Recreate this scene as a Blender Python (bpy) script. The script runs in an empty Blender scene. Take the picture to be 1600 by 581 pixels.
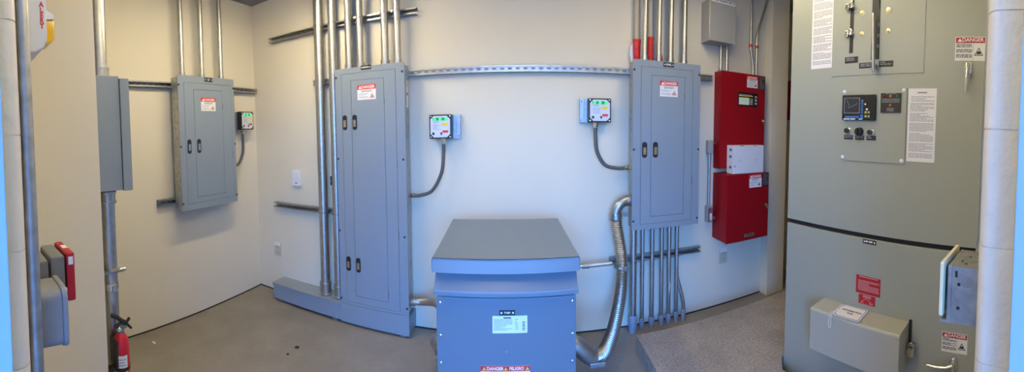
import bpy, bmesh, math, random
from mathutils import Vector, Matrix, Euler
random.seed(7)
PI = math.pi
SC = bpy.context.scene
COL = SC.collection

# ------------------------------------------------------------------ materials
def nodes(m):
    m.use_nodes = True
    nt = m.node_tree
    return nt, nt.nodes, nt.links, nt.nodes['Principled BSDF']

def mat(name, col, rough=.5, metal=0.0, noise=0.0, nscale=20, bump=0.0, bscale=200, spec=.5, col2=None, emis=None, estr=0, detail=4, coat=0):
    m = bpy.data.materials.new(name)
    nt, N, L, P = nodes(m)
    P.inputs['Base Color'].default_value = (*col, 1)
    P.inputs['Roughness'].default_value = rough
    P.inputs['Metallic'].default_value = metal
    P.inputs['Specular IOR Level'].default_value = spec
    if coat: P.inputs['Coat Weight'].default_value = coat
    tc = N.new('ShaderNodeTexCoord')
    if noise or col2:
        n = N.new('ShaderNodeTexNoise'); n.inputs['Scale'].default_value = nscale; n.inputs['Detail'].default_value = detail
        L.new(tc.outputs['Object'], n.inputs['Vector'])
        mx = N.new('ShaderNodeMix'); mx.data_type = 'RGBA'
        c2 = col2 if col2 else tuple(max(0, c*(1-noise)) for c in col)
        c1 = col if col2 else tuple(min(1, c*(1+noise*.5)) for c in col)
        mx.inputs['A'].default_value = (*c1, 1); mx.inputs['B'].default_value = (*c2, 1)
        cr = N.new('ShaderNodeMapRange'); cr.inputs['From Min'].default_value = .3; cr.inputs['From Max'].default_value = .7
        L.new(n.outputs['Fac'], cr.inputs['Value']); L.new(cr.outputs['Result'], mx.inputs['Factor'])
        L.new(mx.outputs['Result'], P.inputs['Base Color'])
    if bump:
        n2 = N.new('ShaderNodeTexNoise'); n2.inputs['Scale'].default_value = bscale; n2.inputs['Detail'].default_value = 3
        L.new(tc.outputs['Object'], n2.inputs['Vector'])
        b = N.new('ShaderNodeBump'); b.inputs['Strength'].default_value = bump; b.inputs['Distance'].default_value = .004
        L.new(n2.outputs['Fac'], b.inputs['Height']); L.new(b.outputs['Normal'], P.inputs['Normal'])
    if emis:
        P.inputs['Emission Color'].default_value = (*emis, 1); P.inputs['Emission Strength'].default_value = estr
    return m

M = {}
M['wall'] = mat('cream wall paint', (.75, .69, .55), .75, bump=.05, bscale=260, noise=.02, nscale=3)
M['ceil'] = mat('grey ceiling paint', (.24, .24, .23), .9)
M['block'] = mat('thick white block paint', (.74, .69, .60), .42, bump=.9, bscale=30, noise=.05, nscale=14)
M['frame'] = mat('pale blue door frame paint', (.30, .44, .51), .4)
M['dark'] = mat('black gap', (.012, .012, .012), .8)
M['black'] = mat('black plastic', (.018, .018, .02), .45)
M['blackgloss'] = mat('black gloss plastic', (.012, .012, .016), .25)
M['galv'] = mat('galvanized steel', (.45, .455, .45), .42, 1.0, noise=.18, nscale=26, detail=6)
M['galvdull'] = mat('dull galvanized sheet', (.50, .50, .48), .48, 1.0, noise=.25, nscale=34, detail=8)
M['emt'] = mat('bright conduit steel', (.53, .535, .525), .40, 1.0, noise=.12, nscale=40)
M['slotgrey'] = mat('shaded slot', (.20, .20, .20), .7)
M['flex'] = mat('steel flexible conduit', (.48, .46, .43), .36, 1.0)
M['chrome'] = mat('plated steel', (.72, .71, .68), .18, 1.0)
M['brass'] = mat('yellow zinc bolt', (.66, .58, .36), .3, 1.0)
M['panel'] = mat('grey enamel', (.25, .30, .35), .33, noise=.015, nscale=5, spec=.5)
M['trafo'] = mat('shaded grey transformer enamel', (.138, .172, .21), .30, noise=.02, nscale=6, spec=.6)  # grey darkened to stand for shade cast from the doorway
M['gear'] = mat('light grey green enamel', (.35, .37, .315), .38, noise=.015, nscale=3, spec=.5)
M['pocket'] = mat('beige grey enamel', (.42, .41, .34), .42)
M['jbox'] = mat('light grey enamel', (.36, .36, .35), .45)
M['red'] = mat('dark red enamel', (.30, .004, .010), .45, spec=.2)
M['redside'] = M['red']
M['redplastic'] = mat('red plastic', (.62, .02, .025), .38)
M['redlabel'] = mat('red label', (.70, .035, .03), .5)
M['redmaroon'] = mat('crimson label', (.42, .012, .025), .5)
M['white'] = mat('white label', (.80, .80, .78), .5)
M['paper'] = mat('white paper', (.80, .79, .80), .7)
M['ink'] = mat('black ink', (.02, .02, .025), .6)
M['greyink'] = mat('grey print', (.28, .28, .34), .7)
M['whiteink'] = mat('white print', (.85, .85, .85), .6)
M['pinkink'] = mat('pale pink print', (.72, .42, .42), .6)
M['yellow'] = mat('yellow label', (.80, .62, .06), .5)
M['amber'] = mat('amber lens', (.85, .48, .01), .15, spec=.6, coat=.5)
M['teal'] = mat('teal print', (.18, .55, .62), .5)
M['blue'] = mat('blue key', (.03, .15, .50), .4)
M['olive'] = mat('olive key', (.36, .38, .12), .4)
M['led'] = mat('green lamp', (.05, .8, .2), .4, emis=(.04, .9, .15), estr=1.3)
M['leddim'] = mat('green window', (.01, .10, .03), .3, emis=(.02, .6, .12), estr=.35)
M['lcd'] = mat('pale lcd glass', (.55, .62, .48), .2, emis=(.55, .7, .5), estr=.12)
M['screen'] = mat('dark screen', (.03, .035, .045), .12)
M['orangelamp'] = mat('orange lamp', (.65, .22, .04), .25)
M['redlamp'] = mat('dark red lamp', (.30, .04, .03), .25)
M['greenlamp'] = mat('dark green lamp', (.04, .25, .10), .25)
M['faceplate'] = mat('pale grey faceplate', (.62, .65, .68), .45)
M['liquid'] = mat('dark grey conduit jacket', (.085, .09, .10), .42)
M['almond'] = mat('almond plastic', (.55, .52, .40), .45)
M['ivory'] = mat('ivory cover plate', (.74, .63, .38), .4)
M['devwhite'] = mat('white device plastic', (.78, .79, .82), .42)
M['stroberbody'] = mat('white alarm housing', (.72, .73, .75), .5)
M['castgrey'] = mat('cast grey box', (.17, .18, .19), .5, bump=.1, bscale=90)
M['castgreylight'] = mat('worn cast grey box', (.24, .24, .25), .5, noise=.1, nscale=30)
M['extred'] = mat('glossy red cylinder', (.58, .012, .03), .25, coat=.3)
M['hose'] = mat('black rubber', (.015, .015, .016), .55)
M['concretefoot'] = mat('grey pvc coupling', (.27, .31, .38), .55, noise=.15, nscale=60)
M['carton'] = mat('white carton board', (.74, .75, .78), .6)
M['bag'] = mat('white plastic film', (.75, .75, .80), .35)
M['beigepipe'] = mat('beige painted conduit', (.50, .44, .34), .6)
LCOL = (1.0, .84, .55)
M['lamp_a'] = mat('lit lamp lens corner', (.9, .88, .8), .5, emis=LCOL, estr=58.0)
M['lamp_b'] = mat('lit lamp lens pad', (.9, .88, .8), .5, emis=LCOL, estr=28.0)
M['lamp_c'] = mat('lit lamp lens door', (.9, .88, .8), .5, emis=LCOL, estr=36.0)
M['fixture'] = mat('white lamp housing', (.7, .7, .7), .6)
M['outground'] = mat('outdoor concrete', (.30, .29, .27), .9)

def concrete(name, base, dark, rough, speck, scale):
    m = bpy.data.materials.new(name)
    nt, N, L, P = nodes(m)
    tc = N.new('ShaderNodeTexCoord')
    a = N.new('ShaderNodeTexNoise'); a.inputs['Scale'].default_value = scale; a.inputs['Detail'].default_value = 8; a.inputs['Roughness'].default_value = .62
    b = N.new('ShaderNodeTexNoise'); b.inputs['Scale'].default_value = scale*22; b.inputs['Detail'].default_value = 5; b.inputs['Roughness'].default_value = .7
    L.new(tc.outputs['Object'], a.inputs['Vector']); L.new(tc.outputs['Object'], b.inputs['Vector'])
    r1 = N.new('ShaderNodeValToRGB'); r1.color_ramp.elements[0].position = .32; r1.color_ramp.elements[0].color = (*dark, 1)
    r1.color_ramp.elements[1].position = .66; r1.color_ramp.elements[1].color = (*base, 1)
    L.new(a.outputs['Fac'], r1.inputs['Fac'])
    mr = N.new('ShaderNodeMapRange'); mr.inputs['From Min'].default_value = .35; mr.inputs['From Max'].default_value = .72
    mr.inputs['To Min'].default_value = 1-speck; mr.inputs['To Max'].default_value = 1+speck
    L.new(b.outputs['Fac'], mr.inputs['Value'])
    mx = N.new('ShaderNodeMix'); mx.data_type = 'RGBA'; mx.blend_type = 'MULTIPLY'; mx.inputs['Factor'].default_value = 1
    L.new(r1.outputs['Color'], mx.inputs['A']); L.new(mr.outputs['Result'], mx.inputs['B'])
    L.new(mx.outputs['Result'], P.inputs['Base Color'])
    P.inputs['Roughness'].default_value = rough
    bp = N.new('ShaderNodeBump'); bp.inputs['Strength'].default_value = .25; bp.inputs['Distance'].default_value = .003
    L.new(b.outputs['Fac'], bp.inputs['Height']); L.new(bp.outputs['Normal'], P.inputs['Normal'])
    return m
M['floor'] = concrete('sealed concrete floor', (.315, .28, .235), (.20, .178, .148), .48, .05, 1.7)
M['pad'] = concrete('broom finished concrete pad', (.44, .385, .325), (.30, .26, .22), .8, .30, 3.2)

# ------------------------------------------------------------------ mesh builder
class MB:
    def __init__(s): s.bm = bmesh.new()
    def _new(s, geom): return geom
    def box(s, x0, x1, y0, y1, z0, z1, bev=0, seg=2):
        if x0 > x1: x0, x1 = x1, x0
        if y0 > y1: y0, y1 = y1, y0
        if z0 > z1: z0, z1 = z1, z0
        t = bmesh.new()
        bmesh.ops.create_cube(t, size=1)
        for v in t.verts:
            v.co = Vector((x0+(v.co.x+.5)*(x1-x0), y0+(v.co.y+.5)*(y1-y0), z0+(v.co.z+.5)*(z1-z0)))
        if bev:
            bev = min(bev, .49*min(x1-x0, y1-y0, z1-z0))
            bmesh.ops.bevel(t, geom=t.edges[:], offset=bev, segments=seg, affect='EDGES', profile=.5)
        s.merge(t); return s
    def merge(s, t, mtx=None):
        if mtx is not None: bmesh.ops.transform(t, matrix=mtx, verts=t.verts)
        me = bpy.data.meshes.new('tmp'); t.to_mesh(me); t.free()
        s.bm.from_mesh(me); bpy.data.meshes.remove(me)
    def poly(s, pts, axis, a0, a1, bev=0):
        """prism: pts 2D outline; axis 'y' -> pts are (x,z); 'x' -> (y,z); 'z' -> (x,y)"""
        t = bmesh.new()
        def p3(p, a): return {'y': (p[0], a, p[1]), 'x': (a, p[0], p[1]), 'z': (p[0], p[1], a)}[axis]
        A = [t.verts.new(p3(p, a0)) for p in pts]; B = [t.verts.new(p3(p, a1)) for p in pts]
        n = len(pts)
        t.faces.new(A); t.faces.new(B[::-1])
        for i in range(n): t.faces.new((A[i], B[i], B[(i+1) % n], A[(i+1) % n]))
        bmesh.ops.recalc_face_normals(t, faces=t.faces[:])
        if bev: bmesh.ops.bevel(t, geom=t.edges[:], offset=bev, segments=2, affect='EDGES', profile=.5)
        s.merge(t); return s
    def rrect(s, x0, x1, z0, z1, r, y0, y1, n=5, bev=0):
        pts = []
        for cx, cz, a in ((x1-r, z1-r, 0), (x0+r, z1-r, PI/2), (x0+r, z0+r, PI), (x1-r, z0+r, 1.5*PI)):
            for k in range(n+1):
                th = a+k*PI/2/n; pts.append((cx+r*math.cos(th), cz+r*math.sin(th)))
        return s.poly(pts, 'y', y0, y1, bev)
    def ring(s, o, h, y0, y1):
        """rectangular frame, o and h = (x0,x1,z0,z1) outer and hole"""
        t = bmesh.new()
        def loop(r, y): return [t.verts.new((x, y, z)) for x, z in ((r[0], r[2]), (r[1], r[2]), (r[1], r[3]), (r[0], r[3]))]
        of, hf, ob, hb = loop(o, y0), loop(h, y0), loop(o, y1), loop(h, y1)
        for i in range(4):
            j = (i+1) % 4
            t.faces.new((of[i], of[j], hf[j], hf[i])); t.faces.new((ob[j], ob[i], hb[i], hb[j]))
            t.faces.new((of[j], of[i], ob[i], ob[j])); t.faces.new((hf[i], hf[j], hb[j], hb[i]))
        bmesh.ops.recalc_face_normals(t, faces=t.faces[:])
        s.merge(t); return s
    def tube(s, path, r, seg=16, rfun=None, caps=True):
        t = bmesh.new()
        P = [Vector(p) for p in path]; n = len(P)
        T = [(P[min(i+1, n-1)]-P[max(i-1, 0)]).normalized() for i in range(n)]
        up = Vector((0, 0, 1)) if abs(T[0].z) < .9 else Vector((1, 0, 0))
        u = T[0].cross(up).normalized(); rings = []
        for i in range(n):
            u = (u-T[i]*u.dot(T[i])).normalized(); w = T[i].cross(u)
            rr = r[i] if isinstance(r, (list, tuple)) else (rfun(i) if rfun else r)
            rings.append([t.verts.new(P[i]+(u*math.cos(a)+w*math.sin(a))*rr) for a in (2*PI*k/seg for k in range(seg))])
        for i in range(n-1):
            for k in range(seg):
                t.faces.new((rings[i][k], rings[i][(k+1) % seg], rings[i+1][(k+1) % seg], rings[i+1][k]))
        if caps:
            t.faces.new(rings[0][::-1]); t.faces.new(rings[-1])
        bmesh.ops.recalc_face_normals(t, faces=t.faces[:])
        s.merge(t); return s
    def cyl(s, p0, p1, r, r2=None, seg=20): return s.tube([p0, p1], [r, r if r2 is None else r2], seg)
    def lathe(s, c, axis, prof, seg=24):
        """prof = [(distance along axis, radius)...]"""
        c = Vector(c); a = Vector(axis).normalized()
        t = bmesh.new()
        up = Vector((0, 0, 1)) if abs(a.z) < .9 else Vector((1, 0, 0))
        u = a.cross(up).normalized(); w = a.cross(u); rings = []
        for d, r in prof:
            rings.append([t.verts.new(c+a*d+(u*math.cos(th)+w*math.sin(th))*max(r, 1e-5)) for th in (2*PI*k/seg for k in range(seg))])
        for i in range(len(prof)-1):
            for k in range(seg): t.faces.new((rings[i][k], rings[i][(k+1) % seg], rings[i+1][(k+1) % seg], rings[i+1][k]))
        t.faces.new(rings[0][::-1]); t.faces.new(rings[-1])
        bmesh.ops.recalc_face_normals(t, faces=t.faces[:])
        s.merge(t); return s
    def text(s, txt, size, x, y, z, depth=.0006, align='CENTER', rot=None, squash=1.0, bold=.0):
        """lettering that lies on a front (-y) face, baseline centre at x,z"""
        cu = bpy.data.curves.new('t', 'FONT'); cu.body = txt; cu.size = size; cu.align_x = align; cu.align_y = 'CENTER'
        cu.extrude = depth/2; cu.offset = bold; cu.resolution_u = 3
        ob = bpy.data.objects.new('t', cu); COL.objects.link(ob)
        dg = bpy.context.evaluated_depsgraph_get(); ev = ob.evaluated_get(dg)
        me = bpy.data.meshes.new_from_object(ev)
        t = bmesh.new(); t.from_mesh(me)
        bpy.data.objects.remove(ob); bpy.data.curves.remove(cu); bpy.data.meshes.remove(me)
        mt = Matrix.Translation((x, y-depth/2, z)) @ (rot if rot else Matrix()) @ Matrix.Rotation(PI/2, 4, 'X') @ Matrix.Scale(squash, 4, (1, 0, 0))
        s.merge(t, mt); return s
    def lines(s, x0, x1, z0, z1, y, h, gap, fill=.85, seed=1, d=.0006, para=0):
        """rows of word-like dashes"""
        rnd = random.Random(seed); z = z1; i = 0
        while z-h > z0:
            end = x1 if rnd.random() < .7 else x0+(x1-x0)*rnd.uniform(.4, .9)
            x = x0
            if not (para and i % para == para-1):
                while x < end-.002:
                    w = rnd.uniform(1.5, 7)*h; w = min(w, end-x)
                    s.quadbox(x, x+w, y-d, y, z-h, z)
                    x += w+h*rnd.uniform(.5, .9)/fill
            z -= h+gap; i += 1
        return s
    def quadbox(s, x0, x1, y0, y1, z0, z1):
        b = s.bm
        v = [b.verts.new(p) for p in ((x0, y0, z0), (x1, y0, z0), (x1, y0, z1), (x0, y0, z1), (x0, y1, z0), (x1, y1, z0), (x1, y1, z1), (x0, y1, z1))]
        for f in ((0, 1, 2, 3), (1, 5, 6, 2), (5, 4, 7, 6), (4, 0, 3, 7), (3, 2, 6, 7), (4, 5, 1, 0)): b.faces.new([v[i] for i in f])
    def xform(s, m): bmesh.ops.transform(s.bm, matrix=m, verts=s.bm.verts); return s
    def build(s, name, m, parent=None, loc=None, rot=None, ang=38, label=None):
        for f in s.bm.faces: f.smooth = True
        lim = math.radians(ang)
        for e in s.bm.edges:
            if len(e.link_faces) == 2:
                if e.calc_face_angle(0) > lim: e.smooth = False
            else: e.smooth = False
        me = bpy.data.meshes.new(name); s.bm.to_mesh(me); s.bm.free()
        me.materials.append(M[m] if isinstance(m, str) else m)
        o = bpy.data.objects.new(name, me); COL.objects.link(o)
        if parent: o.parent = parent
        if ang < 90:
            wn = o.modifiers.new('weighted', 'WEIGHTED_NORMAL'); wn.keep_sharp = True; wn.weight = 100
        if loc: o.location = loc
        if rot is not None: o.rotation_euler = (0, 0, rot)
        if label: o['label'] = label
        return o

def tag(o, label, cat, group=None):
    o['label'] = label; o['category'] = cat
    if group: o['group'] = group
    return o
def thing(name, label, cat, loc=(0, 0, 0), rot=0, group=None):
    o = bpy.data.objects.new(name, None); COL.objects.link(o)
    o.location = loc; o.rotation_euler = (0, 0, rot); o.empty_display_size = .1
    return tag(o, label, cat, group)
def struct(name, mb, m, **k):
    o = mb.build(name, m, **k); o['kind'] = 'structure'; return o

def smooth_path(pts, n=12):
    """Catmull-Rom through pts"""
    P = [Vector(p) for p in pts]; P = [P[0]*2-P[1]]+P+[P[-1]*2-P[-2]]; out = []
    for i in range(1, len(P)-2):
        for k in range(n):
            t = k/n
            out.append(.5*((2*P[i])+(P[i+1]-P[i-1])*t+(2*P[i-1]-5*P[i]+4*P[i+1]-P[i+2])*t*t+(3*P[i]-P[i-1]-3*P[i+1]+P[i+2])*t**3))
    out.append(P[-2]); return out
def resample(pts, step):
    out = [pts[0]]; acc = 0
    L = [0]
    for a, b in zip(pts, pts[1:]): L.append(L[-1]+(b-a).length)
    n = max(2, int(L[-1]/step)); j = 0
    for i in range(1, n+1):
        d = L[-1]*i/n
        while j < len(pts)-2 and L[j+1] < d: j += 1
        f = (d-L[j])/max(1e-9, L[j+1]-L[j]); out.append(pts[j].lerp(pts[j+1], min(1, f)))
    return out

# ------------------------------------------------------------------ room constants (metres, z up, back wall at y=BW)
BW, LW, RW, CE = 2.30, -2.243, 2.40, 2.577
FA = math.atan(.0645)                       # door wall is a touch out of square
def fy(x): return .1135+.0645*x             # inner face of the door wall
R_LEFT, R_FRONT = PI/2, PI+FA

# floor, ceiling, walls
struct('floor', MB().box(-2.45, 3.0, -.25, 2.9, -.12, 0), 'floor')
struct('ceiling', MB().box(-2.45, 3.0, -.25, 2.9, CE, CE+.1), 'ceil')
struct('ground_outside', MB().box(-9, 9, -14, -.25, -.25, -.02), 'outground')
struct('wall_back', MB().box(LW-.12, 1.895, BW, BW+.12, 0, CE), 'wall')
struct('wall_left', MB().box(LW-.12, LW, -.2, BW+.12, 0, CE), 'wall')
struct('wall_right', MB().box(RW, RW+.12, -.2, 2.78, 0, CE), 'wall')
struct('wall_alcove', MB().box(1.895, RW+.12, 2.66, 2.78, 0, CE), 'wall')
struct('wall_pilaster', MB().box(1.895, 2.085, 2.205, 2.66, 0, CE, .004), 'wall')
struct('wall_foot_shadow_1', MB().box(LW, 1.895, BW-.003, BW, 0, .009), 'dark')  # dark strip standing in for the shadow gap under the back wall
struct('wall_foot_shadow_2', MB().box(LW, LW+.003, .5, BW, 0, .009), 'dark')  # same painted shadow line along the left wall foot
struct('wall_jog', MB().box(LW, -1.40, -.2, .50, 0, CE), 'wall')
# door wall with its opening
JL, JR, HD = -.60, .58, 2.13
def slab(x0, x1, z0, z1, yo=-.12):
    return MB().poly([(x0, yo), (x1, yo), (x1, fy(x1)), (x0, fy(x0))], 'z', z0, z1)
struct('wall_front', slab(-1.40, JL-.2, 0, CE), 'wall')
struct('wall_front_return', slab(JR+.2, RW, 0, CE), 'wall')
struct('wall_front_header', slab(JL-.2, JR+.2, HD, CE), 'wall')
# painted block jambs with rounded arrises
def jamb(x0, x1, face, y0):
    r = .026; yi = fy(face); s = 1 if x1 > x0 else -1
    pts = [(x1, y0), (face, y0)]
    cx, cy = face+s*r, yi-r
    for k in range(7):
        a = k/6*PI/2
        pts.append((cx-s*r*math.cos(a), cy+r*math.sin(a)))
    pts.append((x1, fy(x1)))
    b = MB()
    for k, (z0, z1) in enumerate([(i*.203, min(i*.203+.2005, HD)) for i in range(12)]):
        if z0 < HD: b.poly(pts, 'z', z0, z1)
    q = [((p[0]+s*.0015) if abs(p[0]-face) < .03 else p[0], p[1]-(.0015 if p[1] > y0+.01 else 0)) for p in pts]
    b.poly(q, 'z', 0, HD)
    return b
struct('wall_front_jamb', jamb(JL, JL-.2, JL, .0365), 'block')
struct('wall_front_jamb', jamb(JR, JR+.2, JR, .083), 'block')
d = MB().box(JL-.2, JL+.002, -.14, .030, 0, HD).box(JR-.002, JR+.2, -.14, .074, 0, HD).box(JL, JL+.055, -.10, .038, 0, HD, .003).box(JR-.045, JR, -.10, .079, 0, HD, .003).box(JL-.2, JR+.2, -.14, .03, HD-.05, HD)
door = struct('door_1', d, 'frame')
MB().box(-.675, -.630, -.78, -.16, .012, HD-.06, .003).build('added_door_leaf', 'frame', door)  # unseen open leaf, added to block sidelong sky light
MB().box(.610, .655, -.78, -.16, .012, HD-.06, .003).build('added_door_leaf', 'frame', door)  # second unseen leaf, added to keep sky light off the jambs
MB().cyl((-.630, -.72, 1.0), (-.58, -.72, 1.0), .01).tube([(-.58, -.72, 1.0), (-.575, -.67, 1.0), (-.575, -.60, 1.0)], .009, 10).build('door_handle', 'chrome', door)  # handle of the added leaf
# concrete pad below the switchgear
pad = MB().poly([(.692, .26), (1.40, .26), (1.286, 1.342), (1.353, 1.424), (2.36, 1.555), (2.36, 2.03), (.692, 2.03)], 'z', 0, .1, .006)
tag(pad.build('concrete_pad', 'pad'), 'low rough concrete pad beside the switchgear, edge facing the transformer', 'concrete pad')
# dark scuffs / stains of the slab live in its material; chips on the floor
tag(MB().poly([(-.018, -.006), (.016, -.009), (.02, .006), (-.01, .008)], 'z', 0, .003).build('paper_scrap', 'white', loc=(-2.10, 1.09, .0)),
    'tiny white paper scrap lying on the concrete floor by the beige wall', 'scrap')
tag(MB().lathe((0, 0, 0), (0, 0, 1), [(0, .012), (.001, .016), (.002, .010)], 10).build('floor_plug', 'dark', loc=(-1.395, 1.745, .0)),
    'larger of two small dark plugs in the concrete floor before the wireway', 'plug')
tag(MB().lathe((0, 0, 0), (0, 0, 1), [(0, .007), (.001, .010), (.002, .006)], 10).build('floor_plug', 'dark', loc=(-1.40, 1.655, .0)),
    'smaller of two dark plugs in the concrete floor before the wireway', 'plug')

struct('added_shade_canopy', MB().box(-3, 3.2, -2.0, -.25, 2.62, 2.72), 'ceil')  # unseen canopy, added to cut the high sky light at the doorway
struct('wall_outside', MB().box(-3, JL-.2, -.25, -.12, 0, 2.8).box(JR+.2, 3.2, -.25, -.12, 0, 2.8).box(JL-.2, JR+.2, -.25, -.14, HD, 2.8), 'block')
# ------------------------------------------------------------------ strut
def strut(label, length, loc, rot=0, group=None, floor=.0026):
    """C channel, mouth to the front (-y), back on the wall at y=0; runs +x from origin; z centre 0"""
    t = thing('strut_channel', label, 'strut', loc, rot, group)
    w, dpt, th, lip = .0205, .041, .0026, .0095
    pts = [(0, -w), (-dpt, -w), (-dpt, -w+lip), (-dpt+.007, -w+lip), (-dpt+.007, -w+lip-th), (-dpt+th, -w+lip-th), (-dpt+th, -w+th), (-floor, -w+th),
           (-floor, w-th), (-dpt+th, w-th), (-dpt+th, w-lip+th), (-dpt+.007, w-lip+th), (-dpt+.007, w-lip), (-dpt, w-lip), (-dpt, w), (0, w)]
    MB().poly(pts, 'x', 0, length).build('channel', 'galv', t)
    b = MB(); x = .035
    while x+.03 < length:
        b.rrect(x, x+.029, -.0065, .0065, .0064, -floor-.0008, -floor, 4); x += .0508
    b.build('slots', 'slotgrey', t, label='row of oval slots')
    return t
strut('galvanized strut carrying the pipe clamps above the tall panelboard, just under ceiling', 1.30, (-2.012, BW, 2.212))
strut('long slotted galvanized strut spanning the blue-lit wall between both back panelboards', 2.92, (-1.562, BW, 1.796), floor=.034)
strut('short galvanized strut low behind two large pipes, above the almond outlet', .72, (-2.017, BW, .789))
strut('galvanized strut across the row of pipes under the shorter back panelboard', .70, (.578, BW, .500))
strut('galvanized strut running behind the upper part of the corner panelboard', 1.27, (LW, 1.02, 1.800), R_LEFT)
strut('stub of galvanized strut poking from behind the bottom of the corner panelboard', .55, (LW, 1.235, .930), R_LEFT)

# ------------------------------------------------------------------ conduit
def conduit(label, path, r, m='emt', group=None, clamps=(), ends=(), coup=(), endlen=.03, name='conduit', wall='back', clampside=-1, bend=6):
    """path in world metres. clamps: list of z heights (vertical runs). ends: list of (point, dir) compression fittings."""
    p0 = Vector(path[0])
    t = thing(name, label, 'conduit', p0, 0, group)
    P = [Vector(p)-p0 for p in path]
    if len(P) > 2: P = smooth_path(P, bend)
    MB().tube(P, r, 18).build('pipe', m, t)
    for (pt, dr) in ends:
        pt = Vector(pt)-p0
        MB().lathe(pt, dr, [(0, r*1.18), (.004, r*1.34), (.010, r*1.34), (.012, r*1.2), (endlen*.8, r*1.2), (endlen, r*1.28), (endlen+.006, r*1.25)], 20).build('connector', m, t)
    for pt in coup:
        pt = Vector(pt)-p0
        MB().lathe(pt-Vector((0, 0, .03)), (0, 0, 1), [(0, r*1.05), (.002, r*1.3), (.012, r*1.3), (.014, r*1.14), (.046, r*1.14), (.048, r*1.3), (.058, r*1.3), (.06, r*1.05)], 20).build('coupling', m, t)
    for z in clamps:
        cz = z-p0.z; c = MB()
        ww = .016
        c.lathe((0, 0, cz-ww/2), (0, 0, 1), [(0, r+.0002), (0, r+.0028), (ww, r+.0028), (ww, r+.0002)], 20)
        if wall == 'back':
            c.box(clampside*(r+.001), clampside*(r+.021), -.006, .006, cz-ww/2, cz+ww/2, .001)
            c.cyl((clampside*(r+.011), -.013, cz), (clampside*(r+.011), .012, cz), .005, seg=8)
            c.box(-r*.9, -r*.9+.004, 0, r+.003, cz-ww/2, cz+ww/2).box(r*.9-.004, r*.9, 0, r+.003, cz-ww/2, cz+ww/2)
        else:
            c.box(-.006, .006, clampside*(r+.001), clampside*(r+.021), cz-ww/2, cz+ww/2, .001)
            c.cyl((-.012, clampside*(r+.011), cz), (.013, clampside*(r+.011), cz), .005, seg=8)
        c.build('strut_clamp', 'galv', t)
    return t

# tall panelboard pipes
G1 = None
ysr = BW-.041
conduit('widest galvanized pipe, dropping from the ceiling straight into the floor wireway', [(-1.470, ysr-.038, .15), (-1.470, ysr-.038, CE)], .0355, 'emt',
        clamps=(2.212, .789), ends=[((-1.470, ysr-.038, .152), (0, 0, 1))], endlen=.085)
conduit('galvanized pipe hugging the edge of the tall panelboard down to the wireway', [(-1.350, ysr-.036, .15), (-1.350, ysr-.036, CE)], .0325, 'emt',
        clamps=(2.212, .789), ends=[((-1.350, ysr-.036, .152), (0, 0, 1))], endlen=.085)
xs = [(-1.208, .0265), (-1.116, .0245), (-.926, .026), (-.833, .023)]
lb = ['first of the four pipes rising from the tall panelboard top, counting from the corner side',
      'second pipe rising from the tall panelboard top, directly behind its black nameplate',
      'third pipe rising from the tall panelboard top, after the wide gap',
      'fourth pipe on the tall panelboard top, at the side of the blue-lit wall']
for (x, r), l in zip(xs, lb):
    conduit(l, [(x, 2.215, 1.85), (x, 2.215, CE)], r, clamps=(2.212,), ends=[((x, 2.215, 1.852), (0, 0, 1))], group='pipes on the tall panelboard')
# black clip between two big pipes
t = thing('cable_clip', 'small black clip in the gap between the two large floor-length pipes', 'clip', (-1.418, 2.29, 1.03))
MB().box(-.008, .008, -.03, .01, -.035, .035, .003).build('clip_body', 'black', t); MB().cyl((0, -.034, 0), (0, -.03, 0), .004, seg=8).build('screw', 'galv', t)

# shorter back panelboard, top pipes
xs = [(.800, .0165), (.902, .0165), (.990, .0185), (1.094, .018)]
lb = ['pipe rising between the two red plastic sleeves above the shorter back panelboard',
      'pipe rising just beyond the second red sleeve above the shorter back panelboard',
      'pipe rising right behind the nameplate of the shorter back panelboard',
      'last pipe above the shorter back panelboard, on the fire alarm cabinet side']
for (x, r), l in zip(xs, lb):
    conduit(l, [(x, 2.215, 1.855), (x, 2.215, CE)], r, ends=[((x, 2.215, 1.856), (0, 0, 1))], group='pipes above the shorter back panelboard')
def sleeve(x, z0, z1, r0, r1, label, lab2):
    conduit(lab2, [(x, 2.268, z1-.01), (x, 2.268, CE)], .0175, 'beigepipe', name='painted_conduit')
    t = thing('red_sleeve', label, 'sleeve', (x, 2.262, z0))
    h = z1-z0
    MB().lathe((0, 0, 0), (0, 0, 1), [(0, r0*.9), (.006, r0), (h*.25, r0+(r1-r0)*.2), (h*.26, r0+(r1-r0)*.22), (h*.5, r0+(r1-r0)*.45), (h-.018, r1*.97), (h-.016, r1*1.06), (h, r1*1.06), (h+.001, r1*.8)], 22).build('sleeve_body', 'redplastic', t)
    b = MB()
    for k in range(4): b.lathe((0, 0, h*(.2+.17*k)), (0, 0, 1), [(0, r0+(r1-r0)*(.2+.17*k)), (.002, r0+(r1-r0)*(.2+.17*k)+.0016), (.004, r0+(r1-r0)*(.2+.17*k))], 22)
    b.build('ridge', 'redplastic', t)
    return t
t = sleeve(.757, 1.862, 2.010, .020, .027, 'flared red plastic sleeve with a white film beside it, above the shorter back panelboard', 'beige painted pipe above the flared red sleeve')
b = MB(); b.poly([(-.034, .0), (-.018, -.0), (-.026, .125), (-.040, .11), (-.048, .05)], 'y', .012, .016); b.build('plastic_film', 'bag', t, label='translucent white plastic film')
sleeve(.855, 1.862, 2.035, .022, .0235, 'straight red plastic sleeve standing between two pipes above the shorter back panelboard', 'beige painted pipe above the straight red sleeve')
t = thing('red_flag', 'small pointed red scrap mostly hidden behind a pipe on the shorter panelboard', 'flag', (.932, 2.262, 1.858))
MB().poly([(0, 0), (.022, 0), (.014, .075)], 'y', -.002, .002).build('flag_body', 'redplastic', t)

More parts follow.
